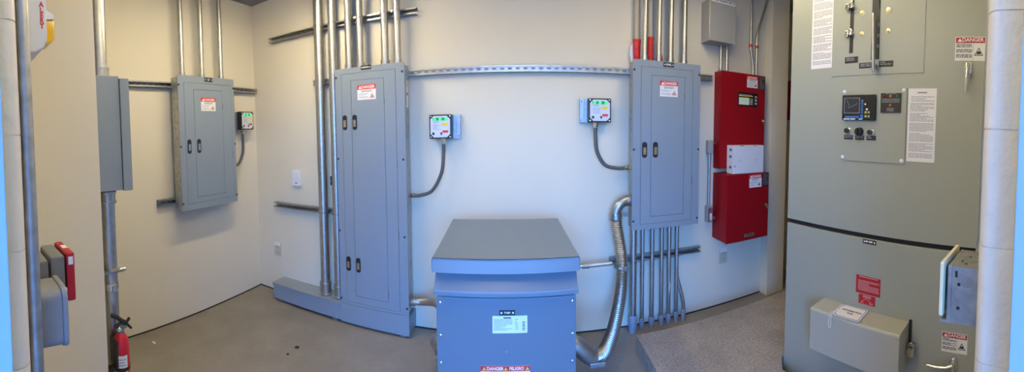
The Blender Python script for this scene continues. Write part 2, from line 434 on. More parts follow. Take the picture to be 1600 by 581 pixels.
# pipes under the shorter back panelboard
xs = [(.735, .0235), (.805, .0135), (.877, .0155), (.950, .0150), (1.008, .0150), (1.069, .0145)]
lb = ['thickest pipe under the shorter back panelboard, first beside the steel flexible conduit',
      'slim pipe second in the row under the shorter back panelboard',
      'pipe third in the row under the shorter back panelboard',
      'pipe fourth in the row under the shorter back panelboard',
      'pipe with a pale scuff, fifth in the row under the shorter back panelboard',
      'pipe sixth in the row under the shorter back panelboard, beside the bent thin one']
for i, ((x, r), l) in enumerate(zip(xs, lb)):
    y = ysr-r-.001
    t = conduit(l, [(x, y, .0), (x, y, .74)], r, 'emt', clamps=(.492,), clampside=1, group='pipes under the shorter back panelboard')
    h = .115 if i == 0 else .075
    MB().lathe((0, 0, 0), (0, 0, 1), [(0, r*1.18), (h*.6, r*1.36), (h*.9, r*1.36), (h, r*1.1)], 20).build('floor_coupling', 'concretefoot', t, label='dull blue grey floor coupling')
    if i == 4:
        MB().tube([(.002, -r*.98, .235), (-.003, -r*1.0, .26), (.004, -r*1.0, .285), (0, -r*.98, .31)], [.002, .005, .004, .002], 8).build('paint_scuff', 'white', t, label='pale splash')
t = conduit('thin bent pipe coming out behind the sixth pipe and dropping to the floor', [(1.125, 2.235, 0), (1.125, 2.235, .10), (1.118, 2.243, .17), (1.085, 2.268, .33), (1.078, 2.272, .46)], .0125, bend=8)
MB().lathe((0, 0, 0), (0, 0, 1), [(0, .0155), (.07, .019), (.085, .014)], 18).build('floor_coupling', 'concretefoot', t, label='dull blue grey floor coupling')

# corner panelboard pipes
for y, l in ((1.452, 'pipe rising from the corner panelboard top at the side away from the corner'),
             (1.638, 'middle pipe of the three rising from the corner panelboard top'),
             (1.832, 'pipe rising from the corner panelboard top, next to the room corner')):
    conduit(l, [(LW+.080, y, 1.855), (LW+.080, y, CE)], .0195, ends=[((LW+.080, y, 1.856), (0, 0, 1))], wall='left', group='pipes above the corner panelboard')

# ------------------------------------------------------------------ label pieces
def nameplate(p, txt, x, z, w, h, y, size=None):
    n = MB().rrect(x-w/2, x+w/2, z-h/2, z+h/2, .0015, y-.002, y).build('nameplate', 'black', p, label='black engraved nameplate')
    b = MB()
    if txt: b.text(txt, size or h*(.62 if len(txt) < 4 else .5), x, y-.002, z, bold=.0005)
    else: b.lines(x-w*.3, x+w*.3, z-h*.2, z+h*.25, y-.002, h*.35, h*.2, seed=2)
    b.build('lettering' if txt else 'fine_print', 'whiteink', n)
    b = MB()
    for sx in (-1, 1): b.lathe((x+sx*(w/2-.009), y-.002, z), (0, -1, 0), [(0, .0042), (.001, .0042), (.0012, .002)], 10)
    b.build('rivets', 'whiteink', n)
    return n
def triangle(b, x, z, s, y, d=.0006, hollow=0):
    h = s*.87
    if not hollow: b.poly([(x-s/2, z-h/2), (x+s/2, z-h/2), (x, z+h/2)], 'y', y-d, y)
    else:
        o = [(x-s/2, z-h/2), (x+s/2, z-h/2), (x, z+h/2)]; k = 1-hollow; cz = z-h/6
        q = [(x+(a-x)*k, cz+(c-cz)*k) for a, c in o]
        for i in range(3):
            j = (i+1) % 3; b.poly([o[i], o[j], q[j], q[i]], 'y', y-d, y)
def danger(p, x0, x1, z0, z1, y, header=.30, sym='red', two=False, rot=None, head='redlabel', seed=3):
    w, h = x1-x0, z1-z0
    lab = MB().box(x0, x1, y-.001, y, z0, z1).build('danger_label', 'white', p, label='white danger label with red header')
    zz = z1-h*header; e = w*.02
    MB().box(x0+(e if two else 0), x1-(e if two else 0), y-.0016, y-.001, zz, z1-(e if two else 0)).build('header_band', head, lab)
    b = MB(); hh = h*header
    triangle(b, x0+w*.15, (zz+z1)/2, hh*.75, y-.0016)
    b.text('DANGER', hh*.86, x0+w*.58, y-.0016, (zz+z1)/2-hh*.02, squash=min(1.3, w*.70/(hh*.86*3.95)), bold=hh*.012)
    b.build('lettering', 'whiteink', lab)
    b = MB()
    if two:
        b.lines(x0+w*.04, x0+w*.57, z0+h*.08, zz-h*.04, y-.001, h*.028, h*.026, seed=seed, para=4)
        b.box(x0+w*.60, x0+w*.606, y-.0014, y-.001, z0+h*.03, zz-h*.02)
        triangle(b, x0+w*.79, z0+h*.38, w*.30, y-.001, hollow=.26)
        b.poly([(x0+w*.71, z0+h*.27), (x0+w*.86, z0+h*.27), (x0+w*.85, z0+h*.36), (x0+w*.80, z0+h*.41), (x0+w*.74, z0+h*.37)], 'y', y-.0014, y-.001)
        b.build('fine_print', 'ink', lab)
    else:
        b.lines(x0+w*.22, x0+w*.78, zz-h*.20, zz-h*.06, y-.001, h*.045, h*.03, seed=seed)
        b.lines(x0+w*.06, x0+w*.62, z0+h*.08, zz-h*.28, y-.001, h*.022, h*.045, seed=seed+1, para=3)
        b.build('fine_print', 'greyink', lab)
        b = MB(); triangle(b, x0+w*.80, z0+h*.26, w*.26, y-.001, hollow=.28)
        b.poly([(x0+w*.75, z0+h*.16), (x0+w*.85, z0+h*.16), (x0+w*.83, z0+h*.26), (x0+w*.77, z0+h*.24)], 'y', y-.0014, y-.001)
        b.build('warning_symbol', 'redmaroon' if sym == 'red' else 'ink', lab)
    return lab

# ------------------------------------------------------------------ panelboards
def panelboard(label, w, z0, z1, loc, rot, outer, inner, latches, screws, plate, danger_r, hinges, bd=.15, back=.042, side_sticker=False):
    """local x from 0 (viewer's near edge of cover) to w; all x/z given absolute-local; front at y=-bd"""
    t = thing('panelboard', label, 'panelboard', loc, rot)
    f = -bd
    MB().box(.010, w-.010, f+.006, -back, z0+.008, z1-.008, .002).build('back_box', 'galvdull', t, label='bare galvanized box')
    g = .0022
    o = outer; i = inner
    MB().ring((0, w, z0, z1), o, f, f+.006).build('cover', 'panel', t)
    MB().box(o[0]-.004, o[1]+.004, f+.0045, f+.0058, o[2]-.004, o[3]+.004).build('door_gap', 'dark', t, label='dark seam around the doors')
    MB().ring((o[0]+g, o[1]-g, o[2]+g, o[3]-g), i, f-.0008, f+.004).build('outer_door', 'panel', t)
    dd = MB().box(i[0]+g, i[1]-g, f-.0010, f+.004, i[2]+g, i[3]-g, .0006, 1).build('inner_door', 'panel', t)
    for x, z in latches:
        la = MB().rrect(x-.018, x+.018, z-.053, z+.053, .0175, f-.0035, f-.0005, 6, .0008).build('latch', 'black', t)
        MB().rrect(x-.0105, x+.0105, z-.032, z+.018, .002, f-.006, f-.003, 3).build('latch_key_plate', 'chrome', la, label='bright metal key plate')
        b = MB().lathe((x, f-.006, z-.012), (0, -1, 0), [(0, .0045), (.0012, .0042)], 12).box(x-.006, x+.006, f-.0072, f-.006, z+.002, z+.006)
        b.build('lock_core', 'galvdull', la)
    for x, z in screws:
        MB().lathe((x, f, z), (0, -1, 0), [(0, .0075), (.002, .0075), (.0038, .004), (.004, .0001)], 14).build('cover_screw', 'black', t)
    for x, z, h in hinges:
        MB().cyl((x, f-.0018, z-h/2), (x, f-.0018, z+h/2), .0028, seg=10).build('hinge', 'castgrey', t)
    nameplate(t, plate[0], plate[1], plate[2], .078, .030, f)
    danger(t, *danger_r, f-.001)
    if side_sticker:
        s = MB().box(w-.0104, w-.0094, -.09, -.055, 1.56, 1.74).build('side_sticker', 'white', t, label='narrow sticker on the galvanized side')
        MB().box(w-.0094, w-.0090, -.084, -.062, 1.70, 1.73).build('yellow_mark', 'yellow', s)
        MB().box(w-.0094, w-.0090, -.086, -.060, 1.64, 1.66).build('red_mark', 'redlabel', s)
    return t
# corner panelboard (on the left wall)
Y0 = 1.365
panelboard('grey two-door panelboard by the room corner, hung clear of the floor under three pipes', .540, .866, 1.857, (LW, Y0, 0), R_LEFT,
           (.05, .504, .912, 1.806), (.137, .412, .953, 1.757), [(.081, 1.335), (.169, 1.335)],
           [(.008, 1.785), (.532, 1.785), (.008, 1.336), (.532, 1.336), (.008, .92), (.532, .92)],
           ('LP', .281, 1.835), (.201, .341, 1.598, 1.698), [(.412, 1.63, .05), (.504, 1.25, .05)])
# tall panelboard on the wireway
X0 = -1.292
panelboard('tall grey two-door panelboard standing on the floor wireway, with four black latches', .527, .158, 1.850, (X0, BW, 0), 0,
           (.052, .464, .176, 1.812), (.127, .380, .228, 1.762), [(.074, 1.469), (.153, 1.469), (.074, .455), (.153, .455)],
           [(.010, 1.792), (.512, 1.792), (.010, 1.211), (.508, 1.213), (.006, .688), (.506, .692), (.006, .19), (.513, .205)],
           ('GHWL', .249, 1.842), (.180, .320, 1.622, 1.723), [(.380, 1.60, .045), (.464, 1.18, .05), (.464, .70, .05), (.380, .28, .045)], side_sticker=True)
# shorter panelboard of the back wall
X0 = .695
panelboard('shorter grey two-door panelboard on the back wall, wired to the steel flexible conduit', .496, .735, 1.857, (X0, BW, 0), 0,
           (.056, .438, .770, 1.814), (.128, .375, .818, 1.762), [(.084, 1.267), (.161, 1.267)],
           [(.010, 1.79), (.487, 1.79), (.010, 1.270), (.487, 1.267), (.010, .795), (.486, .777)],
           ('GWL', .251, 1.837), (.189, .320, 1.624, 1.728), [(.375, 1.63, .045), (.438, 1.05, .05)])

# wireway on the floor under the tall panelboard
t = thing('floor_wireway', 'long grey enamelled wireway box on the floor under the tall panelboard', 'wireway', (-1.955, BW, 0))
MB().box(0, 1.190, -.150, -.002, .022, .142, .003).build('wireway_body', 'panel', t)
MB().box(-.004, .664, -.156, 0, .142, .150, .003).box(-.004, .664, -.156, -.153, .128, .150, .001).build('wireway_lid', 'panel', t)
MB().box(.664, 1.190, -.1535, -.15, .018, .157, .001).build('front_cover', 'panel', t)
for x in (.05, .58, 1.12): MB().box(x, x+.04, -.14, -.02, 0, .022).build('foot', 'castgrey', t)
for x, z in ((.30, .032), (.62, .034), (.645, .030), (.92, .032), (1.0, .03)):
    MB().lathe((x, -.150, z), (0, -1, 0), [(0, .005), (.004, .005), (.006, .002)], 10).build('lid_screw', 'galvdull', t)

# ------------------------------------------------------------------ surge protectors
def spd(label, x, z, w, h, loc, rot, bracket, depth=.1, fit=0.0):
    """front at y=-depth; bracket side -1/+1"""
    t = thing('surge_protector', label, 'surge protector', loc, rot)
    f = -depth
    b = MB().box(-w/2+.004, w/2-.004, f+.055, f+.059, -h/2-.0, h/2+.0).box(-w/2-.012, w/2+.012, -.004, 0, -h/2+.004, h/2-.004)
    b.box(-w/2+.006, -w/2+.010, f+.055, 0, -h/2+.004, h/2-.004).box(w/2-.010, w/2-.006, f+.055, 0, -h/2+.004, h/2-.004)
    xx = bracket*(w/2+.045)
    b.box(bracket*(w/2-.01), xx, f+.070, f+.074, -h/2, h/2).box(xx-bracket*.004, xx, f+.074, 0, -h/2, h/2)
    xm = bracket*(w/2+.022); b.box(xm-.004, xm+.004, f+.066, f+.071, -h/2, h/2, .002)
    b.build('bracket', 'galv', t, label='galvanized standoff bracket')
    for s in (-1, 1): MB().lathe((bracket*(w/2+.034), f+.070, s*(h/2-.016)), (0, -1, 0), [(0, .006), (.003, .005)], 10).build('bracket_screw', 'chrome', t)
    MB().box(-w/2, w/2, f+.006, f+.055, -h/2, h/2, .004).box(-w/2+.001, w/2-.001, f, f+.01, -h/2+.001, h/2-.001, .003).build('housing', 'black', t, label='black moulded housing')
    c = .022; e = .009
    a0, a1, b0, b1 = -w/2+e, w/2-e, -h/2+e, h/2-e
    pts = [(a0+c, b0), (a1-c, b0), (a1, b0+c), (a1, b1-c), (a1-c, b1), (a0+c, b1), (a0, b1-c), (a0, b0+c)]
    fp = MB().poly(pts, 'y', f-.0012, f).build('faceplate', 'faceplate', t)
    yy = f-.0012
    MB().box(-w*.33, w*.33, yy-.0008, yy, h*.255, h*.375).build('status_window', 'leddim', fp, label='dark green status window')
    for k in (-.24, .0, .26):
        MB().rrect(w*k-.0085, w*k+.0085, h*.265, h*.365, .004, yy-.0018, yy-.0006).build('status_lamp', 'led', fp, label='lit green lamp')
    MB().lines(-w*.32, -w*.04, h*.165, h*.215, yy, h*.045, h*.02, seed=5).build('teal_print', 'teal', fp)
    b = MB().lines(-w*.32, w*.02, -h*.16, h*.11, yy, h*.018, h*.035, seed=int(abs(loc[0])*100)); b.build('fine_print', 'greyink', fp)
    MB().box(w*.07, w*.33, yy-.0006, yy, h*.03, h*.15).build('yellow_label', 'yellow', fp)
    MB().box(w*.10, w*.35, yy-.0006, yy, -h*.25, -h*.155).build('red_label', 'redlabel', fp)
    MB().box(-w*.36, -w*.26, yy-.004, yy, -h*.34, -h*.24, .001).build('button', 'black', fp)
    MB().lathe((w*.045, yy, -h*.28), (0, -1, 0), [(0, .007), (.003, .0065), (.004, .004)], 14).box(w*.03, w*.06, yy-.006, yy, -h*.36, -h*.30, .001).build('switch', 'black', fp)
    for sx in (-1, 1):
        for sz in (-1, 1):
            MB().lathe((sx*(w/2-.011), f, sz*(h/2-.011)), (0, -1, 0), [(0, .0052), (.0014, .005), (.002, .002)], 12).build('corner_screw', 'chrome', t)
    MB().lathe((fit, f+.03, -h/2), (0, 0, -1), [(0, .015), (.008, .015), (.009, .019), (.020, .019), (.021, .016), (.034, .0155), (.036, .0135)], 8).build('cable_gland', 'chrome', t, label='plated hexagonal gland')
    return t
def hose(label, pts, r=.0115, end=None, group=None):
    p0 = Vector(pts[0]); P = [Vector(p)-p0 for p in pts]
    t = thing('liquidtight_conduit', label, 'flexible conduit', p0)
    MB().tube(smooth_path(P, 12), r, 14).build('jacket', 'liquid', t)
    if end:
        q, dr = Vector(end[0])-p0, Vector(end[1])
        MB().lathe(q, dr, [(0, .0155), (.012, .0155), (.013, .019), (.024, .019), (.025, .0165), (.040, .0165), (.041, .012)], 8).build('connector', 'chrome', t)
    return t
w_, h_ = .150, .158
spd('square black surge protector with green lights by the tall panelboard', 0, 0, w_, h_, (-.542, BW, 1.425), 0, 1, fit=.012)
hose('dark conduit curving from the surge protector down to the tall panelboard side', [(-.530, 2.230, 1.315), (-.530, 2.230, 1.25), (-.545, 2.228, 1.12), (-.61, 2.225, 1.00), (-.69, 2.222, .966), (-.735, 2.22, .962)],
     end=((-.775, 2.22, .962), (1, 0, 0)))
w_, h_ = .150, .156
spd('square black surge protector with green lights before the shorter back panelboard', 0, 0, w_, h_, (.489, BW, 1.524), 0, -1, fit=-.022)
hose('dark conduit curving from the surge protector to the shorter back panelboard', [(.467, 2.230, 1.415), (.466, 2.230, 1.35), (.478, 2.228, 1.25), (.532, 2.226, 1.165), (.61, 2.224, 1.143), (.665, 2.222, 1.142)], r=.0125,
     end=((.7035, 2.222, 1.142), (-1, 0, 0)))
spd('square black surge protector tucked between the corner panelboard and the room corner', 0, 0, .150, .156, (LW, 2.098, 1.528), R_LEFT, -1, fit=-.038)
hose('short dark conduit curving from a surge protector back to the corner panelboard', [(LW+.07, 2.06, 1.42), (LW+.07, 2.062, 1.34), (LW+.07, 2.055, 1.25), (LW+.072, 2.01, 1.17), (LW+.075, 1.96, 1.145), (LW+.075, 1.935, 1.143)], r=.0125,
     end=((LW+.075, 1.8965, 1.143), (0, 1, 0)))

# ------------------------------------------------------------------ outlets and wall device
def outlet(label, x, z, sticker=True):
    t = thing('wall_outlet', label, 'outlet', (x, BW, z))
    p = MB().rrect(-.036, .036, -.058, .058, .004, -.007, 0, 4, .0015).build('cover_plate', 'almond', t)
    for s in (-1, 1):
        q = MB().rrect(-.017, .017, s*.024-.014, s*.024+.014, .012, -.009, -.006, 5, .0008).build('receptacle', 'almond', p)
        MB().box(-.008, -.0055, -.0094, -.009, s*.024-.004, s*.024+.006).box(.0055, .008, -.0094, -.009, s*.024-.004, s*.024+.006).cyl((0, -.009, s*.024-.008), (0, -.0094, s*.024-.008), .0024, seg=8).build('contact_slots', 'black', p)
    if sticker: MB().box(-.032, .034, -.0078, -.007, .034, .068).build('sticker', 'white', t, label='white tag across the top of the plate')
    return t
outlet('almond duplex outlet with white tag below the short low strut', -2.02, .378)
outlet('almond duplex outlet with white tag under the lower red cabinet', 1.508, .395)
t = thing('wall_sensor', 'small white rectangular wall sensor above the short low strut', 'sensor', (-1.772, BW, 1.030))
MB().rrect(-.043, .043, -.066, .066, .006, -.024, 0, 4, .003).build('housing', 'devwhite', t)
MB().rrect(-.022, .022, -.012, .045, .010, -.030, -.022, 4, .003).build('lens', 'devwhite', t)
MB().box(-.012, .012, -.0248, -.024, -.045, -.035).build('mark', 'greyink', t)

# ------------------------------------------------------------------ transformer
t = thing('transformer', 'big grey dry-type transformer on the floor against the blue-lit wall', 'transformer', (-.078, 1.400, 0), math.radians(3.3))
D_ = .635
bm_ = MB().poly([(.022, .05), (D_-.01, .05), (D_-.01, .80), (.055, .80), (.022, .70)], 'x', -.290, .290)
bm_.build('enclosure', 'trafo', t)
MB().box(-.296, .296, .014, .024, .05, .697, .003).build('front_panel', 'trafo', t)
# hood: flared louvre
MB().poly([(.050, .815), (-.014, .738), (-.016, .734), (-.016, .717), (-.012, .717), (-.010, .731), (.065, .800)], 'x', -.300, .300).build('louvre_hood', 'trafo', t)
# lid with turned-down lip
lid = MB().poly([(-.306, -.004), (.306, -.004), (.312, D_), (-.312, D_)], 'z', .858, .868)
lid.poly([(-.012, .812), (-.003, .868), (.003, .868), (-.006, .812)], 'x', -.306, .306)
lid.box(-.311, -.305, 0, D_, .812, .862).box(.305, .311, 0, D_, .812, .862).box(-.311, .311, D_-.006, D_, .812, .862)
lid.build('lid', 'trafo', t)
MB().box(-.294, .294, .03, D_-.02, 0, .05).build('base', 'castgrey', t)
for x in (-.279, .281):
    for z in (.672, .53, .41, .20):
        MB().lathe((x, .014, z), (0, -1, 0), [(0, .0058), (.002, .0058), (.0038, .002)], 10).build('panel_screw', 'chrome', t)
for x, z in ((-.285, .838), (.0, .47)):
    MB().lathe((x, -.004 if z > .8 else .014, z), (0, -1, 0), [(0, .004), (.002, .003)], 8).build('rivet', 'chrome', t)
nameplate(t, 'T-GH', .004, .638, .066, .021, .014)
rp = MB().box(-.058, .088, .0130, .014, .550, .624).build('rating_plate', 'white', t, label='white rating plate with fine print')
MB().lines(-.052, .025, .562, .610, .013, .0018, .0032, seed=5).lines(.036, .050, .562, .61, .013, .002, .005, seed=8).build('fine_print', 'greyink', rp)
b = MB().box(-.012, .020, .0126, .013, .6135, .6185); b.build('maker_mark', 'ink', rp)
b = MB()
for k in range(9): b.box(.067, .078, .0126, .013, .560+k*.0045, .560+k*.0045+(.0026 if k % 3 else .0012))
b.build('barcode', 'ink', rp)
dl = MB().box(-.110, .098, .0130, .014, .30, .408).build('danger_label', 'white', t, label='bilingual white danger label with red header')
MB().box(-.110, .098, .0124, .013, .386, .408).build('header_band', 'redlabel', dl)
b = MB(); b.text('DANGER', .0185, -.049, .0124, .397, squash=.95, bold=.0004); b.text('PELIGRO', .0185, .042, .0124, .397, squash=.86, bold=.0004); b.build('lettering', 'whiteink', dl)
b = MB()
for x in (-.095, -.004, .087): triangle(b, x, .397, .015, .0124)
b.build('warning_symbol', 'yellow', dl)
MB().lines(-.10, -.01, .31, .378, .013, .004, .004, seed=2).lines(.0, .09, .31, .378, .013, .004, .004, seed=9).build('fine_print', 'greyink', dl)

# ------------------------------------------------------------------ steel flexible conduits
def flexpath(label, pts, r, pitch=.0126, extra=None, amp=.09):
    p0 = Vector(pts[0]); P = resample(smooth_path([Vector(p)-p0 for p in pts], 16), pitch/6)
    t = thing('steel_flexible_conduit', label, 'flexible conduit', p0)
    MB().tube(P, r, 20, rfun=lambda i: r*(1-amp+amp*2*abs(math.sin(PI*i/6.0)))).build('spiral_hose', 'flex', t)
    if extra: extra(t, p0)
    return t
def ex(t, p0):
    def W(p): return Vector(p)-p0
    e = smooth_path([W((.7035, 2.207, .925)), W((.672, 2.207, .925)), W((.625, 2.197, .905)), W((.600, 2.199, .860)), W((.596, 2.20, .825))], 8)
    MB().tube(e, .034, 20).build('elbow', 'galv', t, label='smooth cast elbow')
    MB().lathe(W((.7035, 2.207, .925)), (-1, 0, 0), [(0, .043), (.012, .043), (.014, .037), (.03, .037)], 20).build('lock_ring', 'galv', t)
    MB().lathe(W((.598, 2.199, .845)), (0, 0, -1), [(0, .041), (.010, .043), (.020, .041), (.024, .043), (.036, .043), (.042, .041)], 20).box(W((.556, 0, 0)).x, W((.566, 0, 0)).x, W((0, 2.19, 0)).y, W((0, 2.21, 0)).y, W((0, 0, .80)).z, W((0, 0, .83)).z).build('clamp_collar', 'galv', t)
    MB().box(W((.60, 0, 0)).x, W((.69, 0, 0)).x, W((0, 2.225, 0)).y, W((0, 2.24, 0)).y, W((0, 0, .812)).z, W((0, 0, .832)).z, .002).build('support_arm', 'galv', t)
    MB().lathe(W((.628, 2.19, .478)), (.08, .05, 1), [(0, .041), (.002, .044), (.018, .044), (.020, .041)], 20).lathe(W((.655, 2.145, .487)), (0, -1, 0), [(0, .016), (.008, .016), (.009, .009), (.014, .009)], 14).build('pipe_strap', 'galv', t)
    c = MB().tube(smooth_path([W((.36, 1.742, .205)), W((.335, 1.735, .215)), W((.30, 1.73, .25)), W((.262, 1.728, .285)), W((.198, 1.727, .292))], 8), .044, 20)
    c.build('box_elbow', 'galv', t, label='cast elbow into the transformer side')
    MB().lathe(W((.262, 1.728, .286)), (-1, 0, .1), [(0, .048), (.016, .050), (.02, .046)], 20).box(W((.33, 0, 0)).x, W((.41, 0, 0)).x, W((0, 1.69, 0)).y, W((0, 1.70, 0)).y, W((0, 0, .175)).z, W((0, 0, .20)).z, .003).build('elbow_flange', 'galv', t)
flexpath('thick steel flexible conduit snaking from the shorter panelboard down to the transformer',
         [(.598, 2.20, .822), (.606, 2.20, .74), (.626, 2.195, .63), (.640, 2.19, .53), (.632, 2.16, .42), (.590, 2.07, .315), (.520, 1.94, .225), (.450, 1.83, .185), (.40, 1.77, .185), (.352, 1.74, .205)], .036, extra=ex)
def ex2(t, p0):
    def W(p): return Vector(p)-p0
    MB().lathe(W((-.395, 1.812, .42)), (-1, 0, 0), [(0, .029), (.008, .029), (.01, .0245), (.03, .0245)], 18).build('connector', 'galv', t)
    MB().lathe(W((-.7735, 2.195, .235)), (1, 0, 0), [(0, .031), (.01, .031), (.012, .027), (.04, .027)], 18).build('connector', 'galv', t)
flexpath('short steel flexible conduit bridging the tall panelboard and the transformer', [(-.745, 2.195, .238), (-.68, 2.17, .258), (-.60, 2.09, .305), (-.53, 1.97, .368), (-.465, 1.845, .412), (-.405, 1.812, .42)], .0215, extra=ex2)
t = thing('conduit_elbow', 'cast pipe elbow sticking out low from the transformer on the tall panelboard side', 'elbow', (-.391, 1.72, .28))
MB().tube(smooth_path([(0, 0, 0), (-.03, 0, 0), (-.075, .03, -.01), (-.088, .08, -.04), (-.094, .14, -.10), (-.096, .2, -.18), (-.096, .24, -.279)], 8), [.038]*49, 20).build('elbow_body', 'galv', t)
MB().lathe((.0, 0, 0), (-1, 0, 0), [(0, .046), (.014, .048), (.018, .042)], 20).build('lock_ring', 'galv', t)
MB().box(-.07, -.02, -.042, -.036, -.055, -.035, .002).lathe((-.045, -.036, -.045), (0, -1, 0), [(0, .006), (.012, .006)], 8).build('clamp_screw', 'chrome', t)
t = conduit('slim horizontal pipe running from behind the transformer to the low strut', [(.576, 2.205, .508), (.38, 2.205, .505), (.10, 2.205, .503), (.06, 2.195, .503), (.045, 2.15, .503), (.045, 2.05, .503)], .0135, bend=8)
MB().lathe(Vector((-.201, 0, -.003)), (1, 0, 0), [(0, .015), (.002, .0185), (.012, .0185), (.014, .016), (.03, .016), (.032, .0185), (.042, .0185), (.044, .015)], 18).build('coupling', 'galv', t)

# ------------------------------------------------------------------ fire alarm cabinets
t = thing('fire_alarm_control_cabinet', 'upper red fire alarm cabinet with pale display and key', 'fire alarm panel', (1.398, BW, 1.111))
w, h, dp = .427, .740, .098
MB().box(0, w, -dp+.014, 0, 0, h, .002).build('back_box', 'red', t)
dr = MB().box(-.001, w+.001, -dp, -dp+.013, .001, h+.001, .004).build('door', 'red', t)
f = -dp
wd = MB().box(.155, .352, f-.0012, f, .485, .592, .0005).build('display_panel', 'blackgloss', t, label='black display panel with pale screen')
MB().box(.165, .266, f-.0020, f-.0012, .497, .553).build('screen', 'lcd', wd)
MB().box(.165, .302, f-.0018, f-.0012, .563, .570).build('yellow_strip', 'yellow', wd)
b = MB().box(.165, .29, f-.0018, f-.0012, .574, .578)
for k in range(4): b.box(.274, .300, f-.003, f-.0012, .500+k*.013, .509+k*.013)
for k in range(3): b.rrect(.320, .342, .503+k*.026, .520+k*.026, .004, f-.003, f-.0012)
b.build('keys', 'jbox', wd)
danger(t, .240, .347, .635, .728, f, seed=11, sym='ink')
bl = MB().box(.360, .424, f-.001, f, .622, .735).build('instruction_plate', 'black', t, label='black instruction plate')
MB().lines(.366, .418, .63, .728, f-.001, .003, .007, seed=4).build('fine_print', 'greyink', bl)
k = MB().lathe((.408, f, .376), (0, -1, 0), [(0, .010), (.006, .010), (.007, .006)], 14).build('lock', 'brass', t)
MB().box(.4065, .4095, f-.030, f-.006, .370, .382).rrect(.400, .416, .345, .372, .006, f-.024, f-.022).build('key', 'brass', k)
MB().lathe((0, -.045, .62), (-1, 0, 0), [(0, .014), (.0015, .013)], 16).build('knockout', 'red', t)
MB().lathe((0, -.045, .66), (-1, 0, 0), [(0, .014), (.0015, .013)], 16).build('knockout', 'red', t)

t = thing('fire_alarm_cabinet', 'lower red fire alarm cabinet under the white carton', 'fire alarm cabinet', (1.400, BW, .567))
w, h, dp = .400, .508, .20
MB().box(0, w, -dp+.014, 0, 0, h, .002).build('back_box', 'red', t)
MB().box(-.001, w+.001, -dp, -dp+.013, -.004, h+.001, .004).build('door', 'red', t)
f = -dp
danger(t, .205, .325, .400, .500, f, seed=12, sym='ink')
bl = MB().box(.336, .396, f-.001, f, .40, .505).build('instruction_plate', 'black', t, label='black instruction plate')
MB().lines(.342, .390, .408, .498, f-.001, .003, .007, seed=6).build('fine_print', 'greyink', bl)
k = MB().lathe((.372, f, .255), (0, -1, 0), [(0, .010), (.006, .010), (.007, .006)], 14).build('lock', 'brass', t)
MB().box(.3705, .3735, f-.022, f-.006, .25, .26).rrect(.365, .380, .225, .252, .006, f-.020, f-.018).build('key', 'brass', k)
mk = MB().box(.165, .262, f-.0015, f, .022, .048).build('maker_plate', 'galvdull', t, label='small silver maker plate')
MB().lines(.190, .250, .030, .042, f-.0015, .006, .004, seed=3).build('lettering', 'ink', mk)

t = thing('carton', 'white flat carton standing on the lower red cabinet', 'box', (1.458, 2.112, 1.0785))
MB().box(0, .292, 0, .086, 0, .214, .003).build('carton_body', 'carton', t)
b = MB()
for x, z in ((.06, .10), (.225, .10)): b.lathe((x, 0, z), (0, -1, 0), [(0, .012), (.0006, .012)], 16)
b.build('round_mark', 'faceplate', t)
b = MB()
for z in (.04, .12, .17): b.box(-.0006, 0, .02, .05, z, z+.02)
b.box(.06, .10, -.0006, 0, .209, .214).box(.19, .22, -.0006, 0, .209, .214).box(.012, .02, -.0006, 0, .05, .065).build('blue_print', 'blue', t)

# grey wall box, high
t = thing('junction_box', 'grey hinged junction box high above the upper red cabinet', 'junction box', (1.273, BW, 2.050))
w, h, dp = .214, .300, .14
MB().box(0, w, -dp+.012, 0, 0, h, .004).build('box_body', 'jbox', t)
MB().box(-.003, w+.003, -dp, -dp+.011, -.003, h+.003, .003).build('cover_door', 'jbox', t)
MB().cyl((-.004, -dp+.010, .02), (-.004, -dp+.010, h-.02), .0035, seg=10).build('hinge', 'galv', t)
s = MB().box(.004, w-.004, -dp-.001, -dp, h-.026, h-.001).build('label_strip', 'white', t, label='white lettered strip along the top')
MB().lines(.012, w-.012, h-.022, h-.006, -dp-.001, .010, .006, seed=14).build('fine_print', 'greyink', s)
for x, l in ((1.424, 'thin pipe under the high grey box, on the side towards the panelboard'),
             (1.478, 'thin pipe under the high grey box, on the side away from the panelboard')):
    conduit(l, [(x, 2.252, 1.853), (x, 2.252, 2.05)], .0115, ends=[((x, 2.252, 1.853), (0, 0, 1))], endlen=.018)
for x, l in ((1.335, 'thin pipe rising from the high grey box lid at its hinge side'), (1.44, 'thin pipe rising from the high grey box lid at its far side')):
    conduit(l, [(x, 2.252, 2.352), (x, 2.252, CE)], .0115, ends=[((x, 2.252, 2.352), (0, 0, 1))], endlen=.018)
t = conduit('straight thin pipe with a red band above the upper red cabinet', [(1.735, 2.252, 1.853), (1.735, 2.252, 1.93), (1.708, 2.252, 2.06), (1.706, 2.252, 2.10), (1.708, 2.252, CE)], .0105, bend=8)
MB().lathe((-.029, 0, .225), (0, 0, 1), [(0, .0115), (0, .0145), (.022, .0145), (.022, .0115)], 16).build('red_band', 'redplastic', t, label='red band')
t = conduit('thin pipe with a red band bending away above the upper red cabinet', [(1.768, 2.252, 1.853), (1.768, 2.252, 1.98), (1.768, 2.252, 2.14), (1.782, 2.252, 2.23), (1.83, 2.252, 2.37), (1.858, 2.252, 2.46), (1.862, 2.252, CE)], .0105, bend=8)
MB().lathe((0, 0, .225), (0, 0, 1), [(0, .0108), (0, .0145), (.022, .0145), (.022, .0108)], 16).build('red_band', 'redplastic', t, label='red band')

